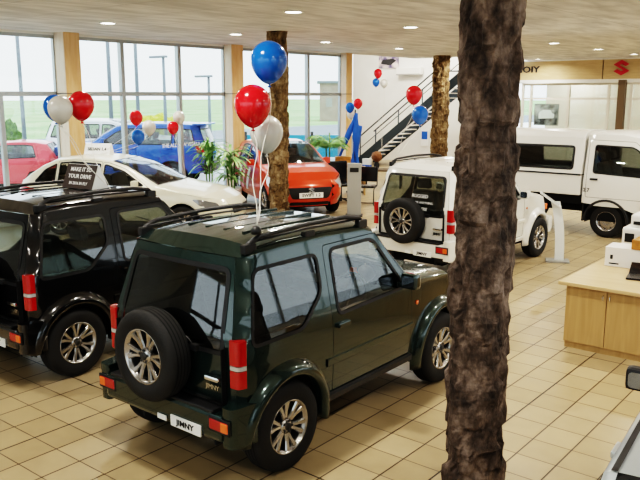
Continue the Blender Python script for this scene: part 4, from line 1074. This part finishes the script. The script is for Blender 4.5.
def leafy(name, pos, h, n, label, spread=.6, potr=.27, poth=.55, palm=False, pot=True):
    r = empty(name, pos, label=label, cat='plant')
    if pot:
        m = MB(); m.lathe([(.001, 0), (potr*.75, 0), (potr, poth), (potr*.9, poth), (potr*.85, poth-.05), (.001, poth-.06)], 24); m.build('plant_pot', M['pot'], r)
    m = MB()
    for q in (0, 1, 2) if not palm else (0, 1): m.tube([(.05*(q-1), .03*q, poth*.8), (.09*(q-1), .05*q-.03, h*(.55+.12*q))], .02, 6)
    m.build('stem', M['hedge'], r)
    L = MB()
    for i in range(n):
        a = random.random()*2*pi; z0 = h*(.38+.38*random.random()) if not palm else h*.52
        ln = spread*(.7+.5*random.random()); w = .035 if not palm else .03
        up = 1.1*random.random()+.45 if not palm else .7+.8*random.random(); dx, dy = cos(a), sin(a)
        V = []; k = 7
        P = []
        for j in range(k):
            t = j/(k-1); rr = ln*t; z = z0+ln*(up*t-1.0*t*t*(.7+.3*up)); P.append(Vector((dx*rr, dy*rr, z)))
        if not palm:
            for j in range(k):
                ww = w*sin(pi*(j+.5)/k)**.6; V += [P[j]+Vector((-dy*ww, dx*ww, .01)), P[j], P[j]+Vector((dy*ww, -dx*ww, .01))]
            L.add(V, [(3*j+e, 3*j+e+1, 3*j+4+e, 3*j+3+e) for j in range(k-1) for e in (0, 1)], 0, True)
        else:
            L.tube(P, .008, 4)
            for j in range(1, k*2):
                t = j/(k*2); p = P[min(k-2, int(t*(k-1)))].lerp(P[min(k-1, int(t*(k-1))+1)], t*(k-1) % 1)
                for sg in (-1, 1):
                    e = p+Vector((-dy*sg*.22*(1-t*.6)+dx*.10, dx*sg*.22*(1-t*.6)+dy*.10, -.08)); c_ = (p+e)/2+Vector((dx*.02, dy*.02, .03))
                    L.add([p, c_+Vector((dx*.018, dy*.018, 0)), e, c_-Vector((dx*.018, dy*.018, 0))], [(0, 1, 2, 3)])
    L.build('leaves', M['leaf'], r)
    return r
x, y, z = at(209, 187, 18.7); leafy('potted_dracaena', (x, y, 0), 2.05, 80, 'taller potted plant with sword leaves left of the middle wooden post', .5)
x, y, z = at(231, 190, 18.0); leafy('potted_dracaena', (x, y, 0), 1.8, 75, 'shorter potted plant with drooping leaves beside the middle wooden post', .5)
x, y, z = at(329, 165, 20.6); leafy('potted_palm', (x, y, 0), 2.6, 30, 'feathery potted palm behind the orange hatchback', .62, palm=True)

# ------------------------------------------------------------------ sales desk, chair, low table, totem (middle distance)
x, y, z = at(350, 190, 20.4)
dk = empty('sales_desk', (x-.6, y+.3, 0), radians(39), label='light wooden sales desk behind the grey totem', cat='desk')
m = MB(); m.box((-.75, -.35, .72), (.75, .35, .76), bev=.005); m.build('tabletop', M['desktop'], dk)
m = MB(); m.box((-.72, -.32, 0), (-.68, .32, .72)); m.box((.68, -.32, 0), (.72, .32, .72)); m.box((-.68, .25, .2), (.68, .28, .72)); m.build('desk_panel', M['desk'], dk)
bxn = MB(); bxn.box((-.22, -.16, 0), (.22, .16, .30), bev=.006); bo = bxn.build('wooden_box', M['cork'], loc=(x-.52, y+.35, .76)); bo.rotation_euler = (0, 0, radians(39)); tag(bo, 'small orange wooden box on the sales desk', 'box')
x, y, z = at(341, 196, 19.4)
ch = empty('office_chair', (x+.0, y, 0), radians(60), label='dark padded office chair between the orange hatchback and the grey totem', cat='chair')
m = MB(); m.box((-.26, -.26, .42), (.26, .26, .52), bev=.04); m.build('seat', M['screen'], ch)
m = MB(); m.box((-.27, .22, .50), (.27, .30, 1.05), bev=.035); m.build('backrest', M['screen'], ch)
m = MB(); m.tube([(0, 0, .08), (0, 0, .42)], .03, 8)
for k in range(5): m.tube([(0, 0, .10), (.28*cos(k*1.257), .28*sin(k*1.257), .05)], .018, 6)
m.build('base', M['trimdark'], ch)
for k in range(5): m = MB(); m.lathe([(.001, -.02), (.028, -.02), (.028, .02), (.001, .02)], 12, axis='y', mtx=Matrix.Translation((.28*cos(k*1.257), .28*sin(k*1.257), .028))); m.build('castor', M['plastic'], ch)
x, y, z = at(354, 215, 17.1)
to = empty('grey_totem', (x, y, 0), radians(34), label='waist high grey information totem right of the orange hatchback', cat='totem')
m = MB(); m.box((-.16, -.06, .03), (.16, .06, 1.22), bev=.01); m.build('panel', M['grey'], to)
m = MB(); m.box((-.20, -.16, 0), (.20, .16, .03), bev=.005); m.build('base', M['trimdark'], to)
m = MB(); m.box((-.10, -.066, 1.02), (.10, -.06, 1.12)); m.build('label_strip', M['ink'], to)
x, y, z = at(366, 203, 18.8)
cc = empty('cantilever_chair', (x, y, 0), radians(25), label='black cantilever visitor chair with a bent tube frame beside the totem', cat='chair')
m = MB()
for sx in (-.24, .24): m.tube([(sx, .26, .95), (sx, .22, .48), (sx, -.20, .46), (sx, -.26, .40), (sx, -.26, .06), (sx, -.20, .02), (sx, .26, .02)], .014, 8)
m.tube([(-.24, .26, .02), (.24, .26, .02)], .014, 8); m.build('tube_frame', M['trimdark'], cc)
m = MB(); m.box((-.23, -.22, .46), (.23, .22, .51), bev=.02); m.build('seat', M['screen'], cc)
m = MB(); m.box((-.23, .215, .58), (.23, .27, .96), bev=.02); m.build('backrest', M['screen'], cc)
x, y, z = at(383, 184, 22.6)
lt = empty('low_table', (x, y, 0), radians(30), label='low dark wooden table in front of the staircase foot', cat='table')
m = MB(); m.box((-.62, -.32, .50), (.62, .32, .55), bev=.008); m.build('tabletop', M['brown'], lt)
for a in (-.54, .54):
    for b_ in (-.26, .26): m = MB(); m.box((a-.03, b_-.03, 0), (a+.03, b_+.03, .50)); m.build('leg', M['trimdark'], lt)
x, y, z = at(371, 160, 23.2)
hs_ = empty('flower_vase', (lt.location.x-.28, lt.location.y+.05, .55), label='round brown dried flower ball in a dark vase on the low table', cat='vase')
m = MB(); m.lathe([(.001, 0), (.07, 0), (.09, .1), (.04, .22), (.05, .25)], 16, cap=False); m.build('vase', M['trimdark'], hs_)
V = MB(); bm = bmesh.new(); bmesh.ops.create_icosphere(bm, subdivisions=3, radius=.16)
for v in bm.verts: v.co *= 1+.16*noise.noise(v.co*22)
V.add([tuple(v.co+Vector((0, 0, .36))) for v in bm.verts], [[v.index for v in f_.verts] for f_ in bm.faces], 0, False); bm.free(); V.build('dried_flowers', M['leather'], hs_)
x, y, z = at(363, 158, 22.8)
bs = empty('shopping_bag', (lt.location.x-.50, lt.location.y-.15, .55), label='white and blue bag standing on the left end of the low table', cat='bag')
m = MB(); m.box((-.12, -.08, 0), (.12, .08, .30), bev=.01); m.build('bag_body', M['box'], bs)
m = MB(); m.box((-.122, -.083, .02), (.122, .083, .12), bev=.01); m.build('blue_band', M['fabric'], bs)

# roof signs
def price_sign(loc, rz, label, dark, lines, w=.46, h=.22):
    r = empty('roof_sign', loc, rz, label=label, cat='sign')
    m = MB(); d_ = .11
    m.prism([(-d_, 0), (d_, 0), (.01, h), (-.01, h)], -w/2, w/2, plane='xz'); m.build('sign_board', [M['totem'] if dark else M['plate']], r, fixn=True)
    if dark:
        a = atan2(h, d_-.01)
        m = MB(); mt = Matrix.Translation((-d_/2-.005, 0, h/2)) @ Matrix.Rotation(-(pi/2-a)+pi/2*0, 4, 'Y')
        m.add([(-d_-.003, -w/2, .0), (-d_-.003, w/2, .0), (-.013, w/2, h), (-.013, -w/2, h)], [(0, 3, 2, 1)]); m.build('sign_face', M['brownink'] if 'brownink' in M else M['trimdark'], r)
    for k, (t, s) in enumerate(lines):
        f_ = (k+.5)/len(lines); zz = h*(1-f_)*.86+h*.07; xx = -d_+(d_-.01)*(zz/h)-.006
        text_obj('sign_text', t, s, .001, M['whiteink'] if dark else M['ink'], r, (xx, 0, zz), (atan2(h, d_-.01), 0, -pi/2))
    return r
M['brownink'] = mat('sign_brown', (.05, .035, .03), .5)
x, y, z = at(82, 189, 8.2)
price_sign((-7.06, 4.66, 1.765), radians(96), 'dark brown wedge sign with white writing on the black roof', True, (('MAKE IT SO', .064), ('YOUR DRIVE', .064), ('IN 2016 IN FLY', .045)), w=.48, h=.25)
rs = empty('roof_board', (-12.65+.32*.0, 8.55, 0), 0, label='low white wedge board with faint writing on the saloon roof', cat='sign')
rs.location = (-13.63+.45*.899-.1*.438, 8.85+.45*.438+.1*.899, 1.06*1.465)
rs.rotation_euler = (0, 0, radians(26))
m = MB(); m.prism([(-.12, 0), (.12, 0), (.03, .22), (-.03, .22)], -.28, .28, plane='yz'); m.build('board', M['plate'], rs, fixn=True)
text_obj('board_text', 'SEDAN 1.4', .09, .002, M['ink'], rs, (0, -.083, .11), (radians(68), 0, 0))

# ------------------------------------------------------------------ stand beside the white off-roader
x, y, z = at(559, 262, 12.25)
sp = empty('information_stand', (x, y, 0), radians(25), label='leaning clear and white information stand by the white front wheel', cat='stand')
rows_ = []
for k in range(11):
    t = k/10; z = 1.02*t; off = -.36*t**2.2
    rows_.append([(off-.0-.10, -.0, z), (off+.10-.03*t, .0, z)])
L = [((-.11*t**2.4), 0, 1.0*t) for t in [k/10 for k in range(11)]]
m = MB()
m.grid([[(p[0]-.11*(.7+.0*p[2])+.0, -.012, p[2]+.02), (p[0]+.07, -.012, p[2]+.02)] for p in L], smooth=True); m.grid([[(p[0]-.11*.7, .012, p[2]+.02), (p[0]+.07, .012, p[2]+.02)] for p in L], flip=True)
m.grid([[(p[0]+.07, -.012, p[2]+.02), (p[0]+.07, .012, p[2]+.02)] for p in L]); m.grid([[(p[0]-.077, -.012, p[2]+.02), (p[0]-.077, .012, p[2]+.02)] for p in L], flip=True)
m.build('curved_panel', M['totem'], sp)
m = MB(); mt = Matrix.Translation((-.20, -.01, 1.05)) @ Matrix.Rotation(radians(35), 4, 'Y'); m.box((-.20, -.13, -.012), (.20, .13, .012), bev=.004, mtx=mt); m.build('sloped_display', M['totem'], sp)
m = MB(); m.box((-.16, -.11, .0125), (.16, .11, .015), mtx=mt); m.build('printed_card', M['grey'], sp)
m = MB(); m.box((-.22, -.14, 0), (.16, .14, .03), bev=.006); m.build('base', M['grey'], sp)

# ------------------------------------------------------------------ reception counter at the right
ct = empty('reception_counter', (-2.93, 7.82, 0), label='maple reception counter with cupboard doors at the right edge', cat='counter')
m = MB(); m.box((.04, .06, .07), (3.4, 2.3, .715)); m.box((.05, .07, 0), (3.4, 2.28, .07), 0); m.build('carcass', [M['desk'], M['brown']], ct)
m = MB(); m.box((-.03, -.02, .715), (3.45, 2.35, .755), bev=.008); m.build('countertop', M['desktop'], ct)
for k in range(6):
    m = MB(); xa = .05+.435*k; m.box((xa+.004, .04, .075), (xa+.431, .06, .705), bev=.003); do = m.build('door', M['desk'], ct)
    h = MB(); hx = xa+(.40 if k % 2 == 0 else .035); h.tube([(hx, .035, .60), (hx, .018, .605), (hx, .018, .655), (hx, .035, .66)], .005, 6); h.build('door_handle', M['chrome'], do)
m = MB(); m.box((.85, .35, .715), (3.4, 1.5, .98), bev=.004) if False else None
# cable/keyboard box
pr_ = empty('carton_box', (-2.47, 9.02, .755), radians(4), label='white printed carton on the counter beside the dark tray', cat='box')
m = MB(); m.box((-.36, -.12, 0), (.50, .22, .23), bev=.004); m.build('carton', M['box'], pr_)
for a_, b_, c_, d_ in ((-.31, .03, -.20, .045), (-.30, .09, -.27, .14), (.10, .03, .2, .05)): m = MB(); m.box((a_, -.122, b_), (c_, -.120, d_)); m.build('printed_mark', M['ink'], pr_)
m = MB(); m.lathe([(.001, 0), (.035, 0), (.035, .003), (.001, .003)], 16, axis='y', mtx=Matrix.Translation((.16, -.124, .12))); m.build('green_logo', M['leaf'], pr_)
pt = empty('printer', (-2.42, 9.75, .755), radians(2), label='white office machine with a dark slot behind the carton', cat='printer')
m = MB(); m.box((-.42, -.25, 0), (.45, .30, .38), bev=.03); m.box((-.34, -.2, .36), (.45, .30, .54), bev=.03); m.build('casing', M['box'], pt)
m = MB(); m.box((-.30, -.215, .42), (.44, -.19, .46)); m.box((-.38, -.255, .20), (-.27, -.245, .31)); m.build('paper_slot', M['ink'], pt)
ow = MB(); ow.box((-.17, -.14, 0), (.36, .16, .115), bev=.008); tag(ow.build('wooden_tray', M['cork'], loc=(-2.36, 9.02, .987)), 'orange brown wooden tray resting on the white carton', 'tray')
lp = empty('laptop', (-2.25, 8.48, .755), radians(10), label='black laptop computer lying on the counter at the right edge', cat='laptop')
m = MB(); m.box((-.18, -.13, 0), (.18, .13, .02), bev=.005); m.build('keyboard_base', M['screen'], lp)
m = MB(); m.box((-.18, 0, 0), (.18, .012, .24), bev=.004, mtx=Matrix.Translation((0, .13, .015)) @ Matrix.Rotation(radians(-68), 4, 'X')); m.build('screen', M['screen'], lp)

# ------------------------------------------------------------------ outside
g = MB(); g.box((-34, -30, -.14), (XL-.25, 60, -.10)); g.box((XL-.25, -40, -.14), (60, YF-.3, -.10)); g.box((XRT+.3, YF-.3, -.14), (60, 60, -.10)); struct(g.build('ground_paving', M['paving']))
g = MB(); g.box((-46, -60, -.16), (-34, 110, -.12)); struct(g.build('ground_road', M['asphalt']))
g = MB(); g.box((-400, -200, -.18), (-46, 420, -.15)); g.box((-46, 110, -.18), (-15, 420, -.15)); struct(g.build('ground_field', M['grass']))
def outcar(pxd, rz, paint, nm, label, scale, base, det='h'):
    C = dict(base); C['mirror_mat'] = paint
    x = build_car(C, nm, (pxd[0], pxd[1], -.10), rz, paint, M['glass'], label, 'car', scale=scale, res=.14)
    drop(x['wheel']); return x
SUV = dict(HATCH); SUV.update(wb=2.64, R=.36, arch=.42, rim=.22, sill=.42, zrb=.45, zfb=.42,
 hw=[(.3, .83), (.6, .88), (.95, .89), (1.12, .86), (1.2, .82), (1.65, .68), (1.75, .66)],
 xr=[(.3, -.80), (.8, -.86), (1.2, -.82), (1.65, -.66)], xf=[(.3, 3.35), (.7, 3.45), (.9, 3.42), (1.05, 3.32)],
 top=[(3.30, 1.04), (3.1, 1.08), (2.6, 1.13), (2.2, 1.17), (2.08, 1.19), (1.75, 1.42), (1.45, 1.60), (1.2, 1.65), (.5, 1.68), (-.2, 1.67), (-.55, 1.65), (-.65, 1.64)],
 crown=[0, .05, .06, .06, .05, .05, .05, .05, .05, .05, .04, 0], bow=[.08, .1, .12, .14, .16, .14, .1, .06, 0, 0, -.03, -.04],
 glass_rows=[(4, 7, 'windshield')], cabin=(-.4, 1.6, .5, 1.15), seats=(.9, .1),
 rear_holes=[[(-.60, 1.18), (.60, 1.18), (.54, 1.56), (-.54, 1.56)]],
 windows=[[(.95, 1.18), (1.85, 1.2), (1.5, 1.46), (1.25, 1.57), (.95, 1.58)], [(.0, 1.18), (.87, 1.18), (.87, 1.58), (.0, 1.58)], [(-.60, 1.2), (-.08, 1.18), (-.08, 1.58), (-.50, 1.55)]],
 doors=[dict(win=0, poly=[(.91, .46), (1.98, .50), (2.0, 1.12), (1.52, 1.5), (1.26, 1.62), (.91, 1.63)], handle=(1.0, 1.08)),
        dict(win=1, poly=[(.45, .46), (.90, .46), (.90, 1.63), (-.03, 1.63), (-.03, 1.0), (.3, .85)], handle=(.05, 1.08))], mirror=(1.75, 1.25))
x, y, z = at(180, 160, 23.5)
v = outcar((x, y), radians(215), M['blue'], 'blue_suv', 'bright blue sport utility vehicle parked outside the middle window', 1.18, SUV)
vr = v['root']
for sg in (-1, 1):
    l = MB(); v['side'](l, rnd([(-.85, .98), (-.68, .98), (-.62, 1.14), (-.80, 1.18)], .03), [], off=.01, sd=sg, rs=.06); l.build('tail_lamp', M['red'], vr)
text_obj('rear_lettering', 'VITARA', .16, .004, M['whiteink'], vr, (-.92, 0, 1.02), (pi/2, 0, -pi/2), sx=1.3)
m = MB(); m.box((-.93, -.8, .42), (-.80, .8, .66), bev=.04); m.build('rear_bumper', M['plastic'], vr)
m = MB(); m.box((-.86, -.6, 1.655), (-.50, .6, 1.70), bev=.015); m.build('spoiler', M['blue'], vr)
x, y, z = at(82, 160, 27)
v = outcar((x, y), radians(35), M['whiteout'], 'white_suv', 'white sport utility vehicle outside, behind the left wooden post', 1.18, SUV)
m = MB(); m.box((3.40, -.8, .42), (3.52, .8, .66), bev=.04); m.build('front_bumper', M['plastic'], v['root'])
m = MB(); m.box((3.40, -.5, .78), (3.50, .5, .98), bev=.02); m.build('grille', M['plastic'], v['root'])
x, y, z = at(40, 160, 23)
v = outcar((x, y), radians(228), M['redout'], 'red_hatchback', 'red hatchback parked outside the leftmost window', 1.0, HATCH)
hatch_details(v)
x, y, z = at(-75, 168, 24)
v = outcar((x, y), radians(60), M['blue'], 'navy_saloon', 'blue car outside at the far left edge of the window', 1.0, SEDAN)
sedan_details(v)
# bushes, posts, fence
def bush(pos, sx, sy, sz, m, label, name='bush'):
    r = empty(name, pos, label=label, cat='bush'); b = MB(); rn = random.Random(int(pos[0]*10))
    bm = bmesh.new(); bmesh.ops.create_icosphere(bm, subdivisions=4, radius=1)
    for v in bm.verts:
        k = 1+.25*noise.noise(v.co*3)+.18*noise.noise(v.co*9); v.co = Vector((v.co.x*sx*k, v.co.y*sy*k, max(0, sz*.45+v.co.z*sz*.55*k)))
    b.add([v.co[:] for v in bm.verts], [[v.index for v in f_.verts] for f_ in bm.faces]); bm.free(); b.build('foliage', m, r)
    t = MB(); t.tube([(0, 0, 0), (0, 0, sz*.5)], .06, 8); t.build('trunk', M['brown'], r)
x, y, z = at(157, 125, 36); bush((x, y, -.1), 1.5, 1.0, 1.9, M['shrub'], 'yellow green rounded bush behind the blue vehicle')
x, y, z = at(8, 130, 27); bush((x, y, -.1), .5, .5, 1.9, M['hedge'], 'dark green shrub outside the left window')
def post(px, d, h, label, lean=0):
    x, y, z = at(px, 130, d); r = empty('lamp_post', (x, y, -.12), label=label, cat='post', group='grey posts outside the windows')
    m = MB(); m.tube([(0, 0, 0), (lean*.9, lean*.9, h)], [.09, .06], 8); m.build('pole', M['lamp_post'], r)
    m = MB(); m.box((-.9, -.09, h-.1), (.2, .09, h), bev=.02); m.build('lamp_arm', M['lamp_post'], r)
post(112, 30, 9, 'grey post outside seen through the first pane of the middle window'); post(139, 33, 9, 'thin grey post outside over the red balloon'); post(166, 34, 4.6, 'short dark post outside above the yellow bush')
post(24, 30, 9, 'pale grey post outside the leftmost window'); post(210, 36, 3.8, 'thin post outside above the taller potted plant')
x, y, z = at(312, 140, 34)
tf = empty('teal_fence', (x, y, -.12), radians(39), label='low teal barrier outside behind the orange hatchback', cat='fence')
m = MB(); m.box((-3.2, -.05, .1), (3.2, .05, 1.1), bev=.01); m.build('barrier_panel', M['teal'], tf)
for q in (-3, 0, 3): m = MB(); m.box((q-.06, -.08, 0), (q+.06, .08, 1.25), bev=.01); m.build('post', M['trimdark'], tf)
x, y, z = at(334, 85, 85)
ob = empty('brick_house', (x, y, -.14), radians(39), label='pale brown building outside beyond the right window', cat='building')
m = MB(); m.box((-1.6, 0, 0), (1.0, 5, 4.2)); m.build('wall', M['render'], ob); m = MB(); m.prism([(-1.9, 4.2), (1.3, 4.2), (1.3, 4.45), (-1.9, 4.45)], -.3, 5.3); m.build('roof', M['lamp_post'], ob, fixn=True)
m = MB(); m.box((-.9, -.03, 1.6), (-.2, 0, 2.6)); m.build('window', M['grey'], ob)

# ------------------------------------------------------------------ world, sun, camera
W = D.worlds.new('sky'); bpy.context.scene.world = W; W.use_nodes = True; nt = W.node_tree; bg = nt.nodes['Background']
tc = nt.nodes.new('ShaderNodeTexCoord'); sp_ = nt.nodes.new('ShaderNodeSeparateXYZ'); cr = nt.nodes.new('ShaderNodeValToRGB')
nt.links.new(tc.outputs['Generated'], sp_.inputs[0]); nt.links.new(sp_.outputs[2], cr.inputs[0]); nt.links.new(cr.outputs[0], bg.inputs[0])
cr.color_ramp.elements[0].color = (.86, .90, .95, 1); cr.color_ramp.elements[1].color = (.80, .88, 1, 1)
bg.inputs[1].default_value = 1.9
cam = D.cameras.new('camera'); co = D.objects.new('camera', cam); COL.objects.link(co)
cam.sensor_width = 36; cam.lens = 36*F_/640; cam.clip_end = 900; cam.clip_start = .05
co.location = (0, 0, HC); co.rotation_euler = (pi/2-PI_, 0, YAW)
sc = bpy.context.scene; sc.camera = co
sc.view_settings.view_transform = 'Filmic'; sc.view_settings.look = 'Very High Contrast'; sc.view_settings.exposure = .40; sc.view_settings.gamma = 1
sc.cycles.max_bounces = 8; sc.cycles.transparent_max_bounces = 24; sc.cycles.sample_clamp_indirect = 6
